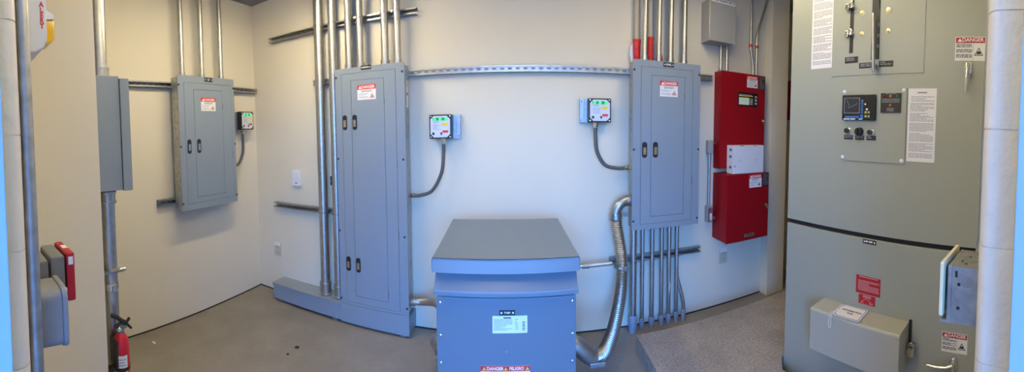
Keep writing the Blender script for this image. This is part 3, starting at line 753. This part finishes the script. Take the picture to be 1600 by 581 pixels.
t = thing('conduit_run', 'thin vertical pipe with small grey fittings beside the two red cabinets', 'conduit', (1.345, 2.268, .70))
MB().cyl((0, 0, .10), (0, 0, .55), .010, seg=16).cyl((.012, .012, .10), (.012, .012, .55), .006, seg=12).build('pipe', 'emt', t)
f1 = MB().box(-.022, .022, -.024, .024, .525, .625, .006).build('upper_fitting', 'jbox', t, label='grey pull fitting')
MB().box(-.018, .018, -.0265, -.024, .535, .615, .001).build('fitting_cover', 'jbox', f1); MB().cyl((.02, .0, .605), (.055, .0, .605), .011, seg=14).build('nipple', 'galv', f1)
f1 = MB().box(-.022, .022, -.024, .024, -.0, .125, .006).build('lower_fitting', 'jbox', t, label='grey pull fitting with white sticker')
MB().box(-.018, .018, -.0265, -.024, .01, .115, .001).build('fitting_cover', 'galv', f1); MB().box(-.004, .016, -.0272, -.0265, .02, .07).build('sticker', 'white', f1); MB().cyl((.02, 0, .025), (.055, 0, .025), .011, seg=14).build('nipple', 'galv', f1)

# red box in the alcove
t = thing('red_wall_box', 'red box on the alcove wall glimpsed beside the switchgear', 'wall box', (RW, 2.53, 1.52), -PI/2)
MB().box(-.03, .20, -.045, 0, 0, .385, .004).build('box_body', 'red', t)
MB().lathe((-.0305, -.03, .19), (-1, 0, 0), [(0, .008), (.004, .006)], 10).build('latch', 'galv', t)

# ------------------------------------------------------------------ switchgear
GA = math.radians(7.05); GD = 1.5236
GN = Vector((math.cos(GA), math.sin(GA), 0)); GT = Vector((-math.sin(GA), math.cos(GA), 0))
GR = GA-PI/2
g0 = GN*GD
t = thing('switchgear', 'tall light grey green switchgear cabinet standing on the concrete pad', 'switchgear', (g0.x, g0.y, 0), GR)
S0, S1 = 1.238, .12
MB().box(-S1, -S0, .022, .70, .0, 2.34, .003).build('enclosure', 'gear', t)
MB().box(-S1+.001, -S0-.001, .0, .022, .912, 2.34, .004).build('upper_door', 'gear', t)
lo = MB().box(-S1+.001, -S0-.001, .0, .022, .0, .888, .006).build('lower_door', 'gear', t)
MB().box(-S1-.001, -S0+.001, .014, .024, .884, .916).build('door_gap', 'dark', t, label='dark seam between the two doors')
ip = MB().box(-.968, -.475, -.003, .0, 1.693, 2.32, .0012).build('inset_panel', 'gear', t)
# slots with brackets, lever, bolts
sl = MB().box(-.866, -.845, -.0038, -.003, 1.805, 2.32).build('switch_slot', 'black', t)
for z in (2.032, 1.900):
    MB().box(-.886, -.868, -.020, -.0038, z-.016, z+.014, .002).box(-.862, -.846, -.026, -.0038, z-.012, z+.020, .003).cyl((-.89, -.014, z), (-.84, -.014, z), .005, seg=10).build('slot_bracket', 'chrome', sl)
MB().box(-.862, -.850, -.012, -.0038, 2.05, 2.32).build('slide_bar', 'galv', sl)
sl = MB().box(-.745, -.701, -.0038, -.003, 1.765, 2.32).build('switch_slot', 'black', t)
MB().poly([(-.728, 2.32), (-.704, 2.32), (-.704, 1.99), (-.716, 2.06)], 'y', -.0046, -.0038).build('blade', 'screen', sl)
b = MB()
for z in (1.92, 1.87, 1.82): b.box(-.712, -.703, -.006, -.0038, z, z+.016)
b.build('contacts', 'castgrey', sl)
b = MB().tube([(-.722, -.035, 1.975), (-.720, -.040, 1.95), (-.712, -.042, 1.72), (-.710, -.036, 1.695)], [.006, .0085, .0085, .007], 14).box(-.719, -.703, -.036, -.003, 1.715, 1.735, .002)
b.build('operating_lever', 'galv', t, label='long bare steel operating lever')
for s, z in ((.800, 1.995), (.799, 1.895), (.660, 1.994), (.659, 1.897)):
    MB().lathe((-s, -.003, z), (0, -1, 0), [(0, .0125), (.002, .0125), (.0025, .0085), (.009, .0080), (.010, .003)], 14).build('panel_bolt', 'brass', t)
for i, (a, c, z0, z1) in enumerate(((.889, .815, 1.755, 1.786), (.807, .737, 1.725, 1.752), (.700, .626, 1.727, 1.755))):
    n = MB().box(-a, -c, -.0045, -.003, z0, z1).build('nameplate', 'black', t, label='black engraved nameplate')
    MB().lines(-a+.008, -c-.008, z0+.005, z1-.005, -.0045, .0045, .004, seed=20+i).build('fine_print', 'greyink', n)
# instruction sheets
n = MB().box(-1.100, -.964, -.001, .0, 1.742, 2.31).build('instruction_sheet', 'paper', t, label='long white instruction sheet by the cabinet edge')
MB().lines(-1.090, -.974, 1.76, 2.30, -.001, .0030, .0042, seed=31, para=6).build('fine_print', 'greyink', n)
n = MB().box(-.545, -.409, -.001, .0, 1.284, 1.622).build('instruction_sheet', 'paper', t, label='white instruction sheet beside the meter plate')
MB().lines(-.535, -.419, 1.30, 1.555, -.001, .0024, .0034, seed=37, para=8).lines(-.53, -.42, 1.56, 1.585, -.001, .003, .006, seed=39).box(-.50, -.455, -.0016, -.001, 1.600, 1.606).build('fine_print', 'greyink', n)
# meter plate
mp = MB().box(-.898, -.551, -.005, .0, 1.269, 1.624, .001).build('meter_plate', 'gear', t)
for s, z in ((.884, 1.612), (.566, 1.612), (.884, 1.283), (.566, 1.283)):
    MB().lathe((-s, -.005, z), (0, -1, 0), [(0, .0105), (.002, .0105), (.006, .006), (.007, .001)], 16).build('plate_screw', 'devwhite', mp)
mt = MB().box(-.887, -.704, -.022, -.005, 1.471, 1.595, .004).build('power_meter', 'blackgloss', t, label='black power meter with dark screen')
f = -.022
MB().box(-.872, -.789, f-.0006, f, 1.506, 1.578).build('screen', 'screen', mt)
b = MB().ring((-.874, -.787, 1.504, 1.580), (-.872, -.789, 1.506, 1.578), f-.0012, f).tube([(-.860, f-.001, 1.57), (-.845, f-.001, 1.545), (-.852, f-.001, 1.53)], .0006, 6).tube([(-.845, f-.001, 1.53), (-.80, f-.001, 1.552)], .0006, 6)
b.build('screen_trace', 'jbox', mt)
b = MB()
for k in range(6): b.box(-.779, -.767, f-.003, f, 1.567-k*.0115-.006, 1.567-k*.0115+.002, .001)
b.build('blue_keys', 'blue', mt)
MB().box(-.781, -.766, f-.003, f, 1.478, 1.498, .001).build('blue_key', 'blue', mt)
MB().box(-.868, -.79, f-.001, f, 1.481, 1.491).build('blue_strip', 'blue', mt)
b = MB()
for x in (-.758, -.742):
    for z in (1.484, 1.503): b.box(x, x+.011, f-.003, f, z, z+.011, .001)
b.build('olive_keys', 'olive', mt)
MB().box(-.752, -.742, f-.003, f, 1.519, 1.527, .001).lathe((-.757, f, 1.548), (0, -1, 0), [(0, .004), (.001, .004)], 10).build('white_key', 'devwhite', mt)
MB().lines(-.876, -.81, 1.4725, 1.4785, f, .0055, .003, seed=8).lines(-.79, -.765, 1.4725, 1.4785, f, .0055, .003, seed=9).build('fine_print', 'whiteink', mt)
an = MB().box(-.682, -.578, -.010, -.005, 1.509, 1.601, .001).build('indicator_plate', 'black', t, label='black indicator plate with small lamps')
f = -.010
for x, z, m in ((-.664, 1.586, 'redlamp'), (-.630, 1.586, 'orangelamp'), (-.596, 1.586, 'greenlamp'), (-.630, 1.543, 'orangelamp')):
    MB().lathe((x, f, z), (0, -1, 0), [(0, .006), (.004, .006), (.007, .003)], 14).build('indicator_lamp', m, an)
MB().lines(-.675, -.585, 1.552, 1.574, f, .003, .004, seed=41).lines(-.648, -.612, 1.515, 1.530, f, .003, .003, seed=43).lines(-.655, -.600, 1.594, 1.599, f, .0028, .003, seed=44).build('fine_print', 'greyink', an)
for s, z, r, big in ((.857, 1.418, .0145, 0), (.790, 1.415, .0205, 1), (.729, 1.413, .0145, 0)):
    k = MB().lathe((-s, -.005, z), (0, -1, 0), [(0, r), (.008, r), (.010, r*.92), (.026, r*.88), (.028, r*.7)] if big else [(.012, r*.86), (.022, r*.84), (.024, r*.6)], 20).build('selector_knob' if big else 'test_port', 'black', t)
    if not big: MB().lathe((-s, -.005, z), (0, -1, 0), [(0, r*1.15), (.004, r*1.15), (.005, r), (.013, r), (.013, r*.8)], 20).build('collar', 'chrome', k)
    else: MB().box(-s-.004, -s+.004, -.045, -.03, z-.016, z+.016, .002).build('grip', 'black', k)
for i, s in enumerate((.853, .790, .727)):
    n = MB().box(-s-.025, -s+.025, -.0065, -.005, 1.374, 1.397).build('nameplate', 'black', t, label='black engraved nameplate')
    MB().lines(-s-.02, -s+.02, 1.377, 1.394, -.0065, .004, .003, seed=50+i).build('fine_print', 'greyink', n)
danger(t, -.332, -.196, 1.746, 1.852, 0, header=.26, two=True, head='redmaroon', seed=61)
danger(t, -.341, -.223, .430, .520, 0, header=.26, two=True, head='redmaroon', seed=62)
# door handles
def thandle(parent, s, z, down):
    h = MB().lathe((-s, 0, z), (0, -1, 0), [(0, .013), (.006, .013), (.008, .010), (.022, .010), (.024, .006)], 18)
    h.rrect(-s-.016, -s+.016, z-.038, z+.018, .012, -.006, 0)
    h.build('door_handle', 'chrome', parent)
    hh = [o for o in parent.children if o.name.startswith('door_handle')][-1]
    if down: MB().tube([(-s, -.022, z+.004), (-s, -.030, z-.02), (-s-.002, -.034, z-.06), (-s-.004, -.030, z-.118)], [.010, .0085, .0075, .0065], 12).box(-s+.004, -s+.010, -.02, -.003, z-.055, z-.005, .002).build('lever', 'chrome', hh)
    else: MB().tube([(-s, -.022, z-.01), (-s-.03, -.028, z-.022), (-s-.07, -.030, z-.026), (-s-.118, -.028, z-.026)], [.010, .008, .0065, .0055], 12).tube([(-s, -.018, z), (-s, -.02, z-.03), (-s, -.018, z-.065)], [.008, .007, .006], 12).build('lever', 'chrome', hh)
thandle(t, .269, 1.722, True)
thandle(t, .282, .395, False)
# lower door labels
nameplate(t, None, -.719, .8755, .072, .021, 0)
n = MB().box(-.786, -.653, -.001, 0, .614, .703).build('warning_sign', 'redmaroon', t, label='crimson warning sign')
MB().lines(-.768, -.668, .690, .699, -.001, .0032, .003, seed=71).lines(-.774, -.660, .625, .680, -.001, .0022, .0038, seed=72).build('fine_print', 'pinkink', n)
n = MB().box(-.769, -.678, -.001, 0, .563, .610).build('warning_sign', 'redmaroon', t, label='smaller crimson warning sign')
b = MB().lines(-.745, -.70, .594, .606, -.001, .003, .003, seed=73).tube([(-.75+.002*k, -.0012, .575+.016*math.sin(k/25*PI)) for k in range(26)], .0009, 6)
b.lines(-.755, -.735, .568, .573, -.001, .003, .003, seed=74).lines(-.71, -.69, .568, .573, -.001, .003, .003, seed=75).build('fine_print', 'pinkink', n)
# drawings pocket on the lower door
pk = MB().poly([(-.128, .325), (-.128, .525), (-.122, .534), (.0, .536), (.0, .325)], 'x', -.972, -.500, .004).build('handle_housing', 'pocket', t, label='beige grey sloping box on the lower door')
MB().box(-.4995, -.486, -.006, 0, .37, .545, .001).build('hasp_slot', 'black', pk)
t = thing('padlock', 'small brass padlock hanging at the side of the beige grey box', 'padlock', (0, 0, 0), 0)
t.location = GN*(GD-.034)+GT*.478+Vector((0, 0, .434)); t.rotation_euler = (0, 0, GR)
MB().rrect(-.018, .018, -.040, -.004, .006, -.010, .010, 4, .0015).build('lock_body', 'brass', t)
MB().tube(smooth_path([(-.011, 0, -.006), (-.011, 0, .008), (-.007, 0, .018), (.0, 0, .022), (.007, 0, .018), (.011, 0, .008), (.011, 0, -.006)], 5), .0032, 10).build('shackle', 'chrome', t)
MB().box(-.016, .020, .010, .0265, -.002, .008, .001).build('hasp', 'galv', t)
# paper tag lying on the pocket
def gp(s, y, z): return GN*(GD+y)+GT*s+Vector((0, 0, z))
t = thing('paper_tag', 'white blue-edged information tag lying on the beige grey box', 'tag', gp(.778, -.069, .5400), GR)
tilt = Matrix.Rotation(math.radians(3), 4, 'Z')
def tagpts(w, h, c): return [(-w+c, -h), (w-c*.4, -h), (w, -h+c*.4), (w, h-c*.4), (w-c*.4, h), (-w+c, h), (-w, h-c), (-w, -h+c)]
MB().poly(tagpts(.072, .060, .018), 'z', 0, .0012).xform(tilt).build('tag_body', 'paper', t)
o = tagpts(.067, .055, .017); q = tagpts(.0635, .0515, .0165); b = MB()
for i in range(8): j = (i+1) % 8; b.poly([o[i], o[j], q[j], q[i]], 'z', .0012, .0016)
b.xform(tilt).build('blue_border', 'blue', t)
b = MB(); RX = Matrix.Rotation(-PI/2, 4, 'X')
b.text('INFORMATION', .0185, .004, 0, 0, squash=.82, bold=.0003); b.text('TAG', .0185, .004, 0, -.022, squash=.9, bold=.0003)
b.xform(tilt @ Matrix.Translation((0, .010, .0016)) @ RX); b.build('lettering', 'ink', t)
MB().tube(smooth_path([(-.060, 0, .002), (-.066, -.03, .004), (-.069, -.064, .008), (-.0705, -.077, -.008), (-.073, -.0775, -.045), (-.067, -.078, -.058), (-.061, -.0775, -.045), (-.060, -.077, -.004), (-.058, -.060, .007), (-.058, -.02, .003)], 6), .0014, 8).build('tie_loop', 'whiteink', t, label='white loop tie')

# ------------------------------------------------------------------ door wall, hinge side: strobe, pull boxes, pipe
t = conduit('galvanized pipe running down beside the white block door jamb', [(-.640, fy(-.64)+.0165, 0), (-.640, fy(-.64)+.0165, CE)], .0132, 'galvdull', wall='front')
MB().box(-.003, .012, -.018, -.0125, 1.38, 1.50, .002).build('pipe_strap', 'galv', t)
x = -.80
t = thing('horn_strobe', 'white wall horn strobe lettered ALERT with an amber lens', 'alarm', (x, fy(x), 1.599), R_FRONT)
MB().poly([(0, 0), (-.066, .003), (-.084, .013), (-.093, .034), (-.094, .30), (0, .30)], 'x', -.062, .062, .006).build('housing', 'stroberbody', t)
MB().box(-.0655, .0655, -.042, 0, .004, .30, .004).build('back_plate', 'devwhite', t)
MB().poly([(-.092, .125), (-.102, .108), (-.117, .099), (-.119, .088), (-.092, .086)], 'x', -.031, .031, .002).build('lens_hood', 'stroberbody', t)
ln = MB().poly([(-.092, .032), (-.108, .034), (-.119, .043), (-.121, .086), (-.092, .088)], 'x', -.028, .028, .003).build('strobe_lens', 'amber', t, label='amber strobe lens')
MB().lathe((0, -.100, .062), (0, -1, 0), [(0, .012), (.012, .010), (.018, .004)], 14).build('flash_tube', 'yellow', ln)
b = MB()
for k, ch in enumerate('ALERT'):
    b.text(ch, .0150, 0, 0, .107-k*.0118, bold=.0005)
b.xform(Matrix.Translation((-.0622, -.081, 0)) @ Matrix.Rotation(-PI/2, 4, 'Z') @ Matrix.Rotation(0, 4, 'Z')).build('lettering', 'redlabel', t, label='red vertical lettering ALERT')
MB().lathe((.0625, -.020, .012), (1, 0, 0), [(0, .0045), (.002, .003)], 10).build('housing_screw', 'black', t)
MB().lathe((-.0655, -.012, .018), (-1, 0, 0), [(0, .0045), (.002, .003)], 10).build('housing_screw', 'black', t)
x = -.803
t = thing('fire_pull_station', 'dark grey wall box with a red front, above the other grey box', 'pull station', (x, fy(x), 1.043), R_FRONT)
MB().box(-.047, .047, -.078, 0, .014, .098, .006).build('mounting_box', 'castgrey', t)
MB().box(-.051, .051, -.115, -.080, .004, .106, .007).build('grey_backbox', 'castgrey', t)
MB().box(-.051, .051, -.138, -.117, 0, .110, .005).build('red_front', 'redmaroon', t, label='red front cover')
MB().box(-.012, .012, -.134, -.122, .1102, .1108).box(-.0518, -.0512, -.133, -.122, .084, .102).build('sticker', 'white', t)
MB().box(.006, .045, -.1435, -.138, .03, .06, .002).build('pull_bar', 'devwhite', t)
x = -.700
t = thing('weatherproof_box', 'lighter grey metal wall box just below the red-fronted one', 'wall box', (x, fy(x), 1.000), R_FRONT)
MB().rrect(-.043, .043, 0, .115, .020, -.078, 0, 5, .004).build('box_body', 'castgreylight', t)
MB().rrect(-.045, .045, -.003, .118, .020, -.088, -.076, 5, .003).build('cover', 'castgreylight', t)
for x_, z_ in ((-.02, .103), (.02, .012)): MB().lathe((x_, -.088, z_), (0, -1, 0), [(0, .007), (.005, .006)], 12).build('cover_screw', 'galv', t)

# behind the jog: side-on panel, its pipes, extinguisher
t = thing('side_panel_enclosure', 'grey enclosure seen edge-on behind the beige wall corner, with one fat pipe on top', 'enclosure', (-1.46, .50, 1.174), PI)
MB().box(0, .40, -.132, 0, 0, .522, .002).build('enclosure_body', 'panel', t)
MB().box(-.006, .406, -.180, -.134, -.004, .512, .003).build('door', 'panel', t)
MB().box(.0, .40, -.134, -.131, .004, .508).build('door_gap', 'dark', t)
conduit('fat galvanized pipe entering the edge-on grey enclosure from above', [(-1.545, .575, 1.697), (-1.545, .575, CE)], .0345, ends=[((-1.545, .575, 1.697), (0, 0, 1))], wall='front', endlen=.045)
conduit('slim galvanized pipe close to the jog wall beside the fat one', [(-1.50, .52, 1.697), (-1.50, .52, CE)], .0105, wall='front')
t = conduit('fat galvanized pipe below the edge-on grey enclosure', [(-1.545, .585, 0), (-1.545, .585, 1.172)], .0335, coup=[(-1.545, .585, 1.135)], wall='front')
MB().box(-.05, .05, -.075, -.045, .775, .805, .002).box(.020, .050, -.05, .045, .785, .796, .001).cyl((.036, .030, .792), (.036, .062, .792), .009, seg=10).build('strut_clamp', 'galv', t)
MB().lathe((0, 0, .70), (0, 0, 1), [(0, .0337), (0, .0375), (.03, .0375), (.03, .0337)], 24).box(.030, .058, -.012, .012, .702, .728, .003).build('hanger_bracket', 'chrome', t)
EX, EY = -1.462, .589
t = thing('fire_extinguisher', 'red fire extinguisher with black handle strapped behind the beige wall corner', 'fire extinguisher', (EX, EY, .222))
t.scale = (.92, .92, .92)
cyl = MB().lathe((0, 0, 0), (0, 0, 1), [(0, .030), (.004, .0395), (.012, .041), (.27, .041), (.295, .038), (.315, .029), (.328, .018), (.335, .016)], 28).build('cylinder', 'extred', t)
lb = MB()
def wrap(b, r, z0, z1, a0, a1, n=10):
    for i in range(n):
        t0, t1 = a0+(a1-a0)*i/n, a0+(a1-a0)*(i+1)/n
        v = [b.bm.verts.new((r*math.cos(t_), r*math.sin(t_), z)) for t_, z in ((t0, z0), (t1, z0), (t1, z1), (t0, z1))]
        b.bm.faces.new(v)
wrap(lb, .0416, .04, .155, -1.75, .35); wrap(lb, .0416, .175, .235, -1.75, .35)
lb.build('paper_label', 'white', t, label='white printed label')
b = MB()
for k in range(9):
    wrap(b, .0419, .05+k*.011, .053+k*.011, -1.6, .2)
wrap(b, .0419, .186, .19, -1.6, .2); wrap(b, .0419, .20, .204, -1.6, .0); wrap(b, .0419, .214, .218, -1.6, .2)
b.build('fine_print', 'greyink', t)
MB().lathe((0, 0, .165), (0, 0, 1), [(-.006, .0415), (-.006, .0432), (.008, .0432), (.008, .0415)], 28).build('strap', 'black', t)
MB().box(-.028, .028, -.0955, -.089, .02, .34, .002).box(-.016, .016, -.090, -.030, .155, .175, .003).box(-.0445, .030, -.0445, -.022, .17, .305, .006).build('wall_bracket', 'black', t, label='black vehicle bracket')
v = MB().lathe((0, 0, .333), (0, 0, 1), [(0, .019), (.012, .019), (.014, .014), (.034, .014), (.036, .010)], 16).cyl((0, 0, .355), (.0, .032, .355), .010, seg=12).build('valve', 'castgrey', t)
MB().tube([(0, -.03, .363), (0, 0, .372), (0, .04, .358), (0, .060, .335)], [.008, .010, .008, .006], 10).build('carry_handle', 'black', t)
MB().tube([(0, -.045, .425), (0, -.02, .412), (0, .01, .385), (0, .035, .372), (0, .052, .39)], [.010, .011, .010, .009, .008], 10).build('squeeze_lever', 'black', t)
MB().lathe((.014, -.012, .356), (1, -.3, 0), [(0, .011), (.008, .011), (.010, .009)], 14).build('gauge', 'chrome', t)

# ------------------------------------------------------------------ door wall, gear side: pipe and open box
x = .672
t = thing('metal_outlet_box', 'galvanized metal outlet box with ivory cover plate beside the white jamb', 'outlet box', (x, fy(x), 1.052), R_FRONT)
# local x points towards -world x, so the near side is at +x
MB().ring((-.05, .05, 0, .108), (-.0485, .0485, .0015, .1065), -.052, 0).box(-.05, .05, -.002, 0, 0, .108).build('box_body', 'galvdull', t)
MB().box(.0495, .0505, -.052, 0, 0, .108).build('side_plate', 'galvdull', t)
b = MB()
for y_, z_ in ((-.038, .075), (-.038, .030)): b.lathe((.0505, y_, z_), (1, 0, 0), [(0, .0035), (.0004, .0035)], 10)
b.box(.0505, .0510, -.046, -.041, .088, .100)
for x_, y_ in ((.03, -.03), (.018, -.040), (-.01, -.03)): b.lathe((x_, y_, .108), (0, 0, 1), [(0, .003), (.0004, .003)], 10)
b.build('screw_holes', 'black', t)
b = MB()
for z_ in (.05,): b.lathe((.0505, -.022, z_+.03), (1, 0, 0), [(0, .0125), (.0007, .0125), (.0007, .0115), (.0001, .0110)], 20)
b.lathe((.01, -.022, .108), (0, 0, 1), [(0, .0125), (.0007, .0125), (.0007, .0115)], 20)
b.build('knockout', 'galv', t)
MB().box(-.055, .055, -.072, -.052, -.0, .006, .001).box(-.052, .052, -.060, -.0525, .0, .108, .001).build('plaster_ring', 'galvdull', t)
MB().rrect(-.060, .060, .012, .116, .006, -.0735, -.066, 4, .002).build('cover_plate', 'ivory', t, label='ivory cover plate')
conduit('thin pipe dropping into the metal outlet box beside the white jamb', [(x+.040, fy(x+.04)+.0135, 1.161), (x+.040, fy(x+.04)+.0135, CE)], .0095, 'galv', ends=[((x+.040, fy(x+.04)+.0135, 1.161), (0, 0, 1))], wall='front', endlen=.02)

# ------------------------------------------------------------------ light
def strip(label, x, y0, y1, m):
    t = thing('ceiling_light', label, 'ceiling light', (x, (y0+y1)/2, CE))
    l = (y1-y0)/2
    MB().box(-.075, .075, -l-.03, l+.03, -.125, 0, .004).build('housing', 'fixture', t)
    MB().rrect(-.05, .05, -.146, -.120, .012, -l, l, 5).build('lens', m, t)
strip('white strip light under the ceiling towards the corner panelboard', -1.25, .90, 2.00, 'lamp_a')
strip('white strip light under the ceiling just inside the door opening', -0.10, .30, 1.30, 'lamp_c')
strip('white strip light under the ceiling over the concrete pad', 0.95, .80, 1.80, 'lamp_b')

w = bpy.data.worlds.new('sky'); SC.world = w; w.use_nodes = True
nt = w.node_tree; bg = nt.nodes['Background']
tc = nt.nodes.new('ShaderNodeTexCoord'); sx = nt.nodes.new('ShaderNodeSeparateXYZ'); rp = nt.nodes.new('ShaderNodeValToRGB')
nt.links.new(tc.outputs['Generated'], sx.inputs[0]); nt.links.new(sx.outputs['Z'], rp.inputs['Fac'])
rp.color_ramp.elements[0].position = 0.0; rp.color_ramp.elements[0].color = (.10, .14, .19, 1)
rp.color_ramp.elements[1].position = .10; rp.color_ramp.elements[1].color = (.11, .385, 1.0, 1)
e = rp.color_ramp.elements.new(.55); e.color = (.08, .28, 1.0, 1)
nt.links.new(rp.outputs['Color'], bg.inputs['Color']); bg.inputs['Strength'].default_value = 27.0
po = bpy.data.lights.new('door_portal', 'AREA'); po.shape = 'RECTANGLE'; po.size = 1.16; po.size_y = 2.2
po.cycles.is_portal = True
poo = bpy.data.objects.new('door_portal', po); COL.objects.link(poo); poo.location = (-.01, -.16, 1.1); poo.rotation_euler = (PI/2, 0, PI)

# ------------------------------------------------------------------ camera: cylindrical panorama, 180 degrees wide
F, CX, CY, PITCH, ROLL, H = 541.6148, 819.0005, 225.2609, 0.0438, 0.0058, 1.4034
cam = bpy.data.cameras.new('camera'); cam.type = 'PANO'; cam.panorama_type = 'CENTRAL_CYLINDRICAL'
cam.central_cylindrical_radius = 1.0
cam.central_cylindrical_range_u_min = (0-CX)/F; cam.central_cylindrical_range_u_max = (1600-CX)/F
cam.central_cylindrical_range_v_min = -(581-CY)/F; cam.central_cylindrical_range_v_max = CY/F
cam.clip_start = .01
co = bpy.data.objects.new('camera', cam); COL.objects.link(co)
Rr = Matrix.Rotation(ROLL, 3, 'Y'); Rp = Matrix.Rotation(-PITCH, 3, 'X')
R = Rp @ Rr
right, fwd, up = R.col[0], R.col[1], R.col[2]
mw = Matrix((right, up, -fwd)).transposed().to_4x4(); mw.translation = (0, 0, H)
co.matrix_world = mw
SC.camera = co

SC.view_settings.view_transform = 'Standard'; SC.view_settings.look = 'None'
SC.view_settings.gamma = 1; SC.view_settings.use_curve_mapping = False
SC.view_settings.exposure = 0.0
SC.cycles.use_denoising = True
SC.cycles.max_bounces = 8; SC.cycles.diffuse_bounces = 5; SC.cycles.glossy_bounces = 4
SC.cycles.caustics_reflective = False; SC.cycles.caustics_refractive = False
SC.cycles.sample_clamp_indirect = 6
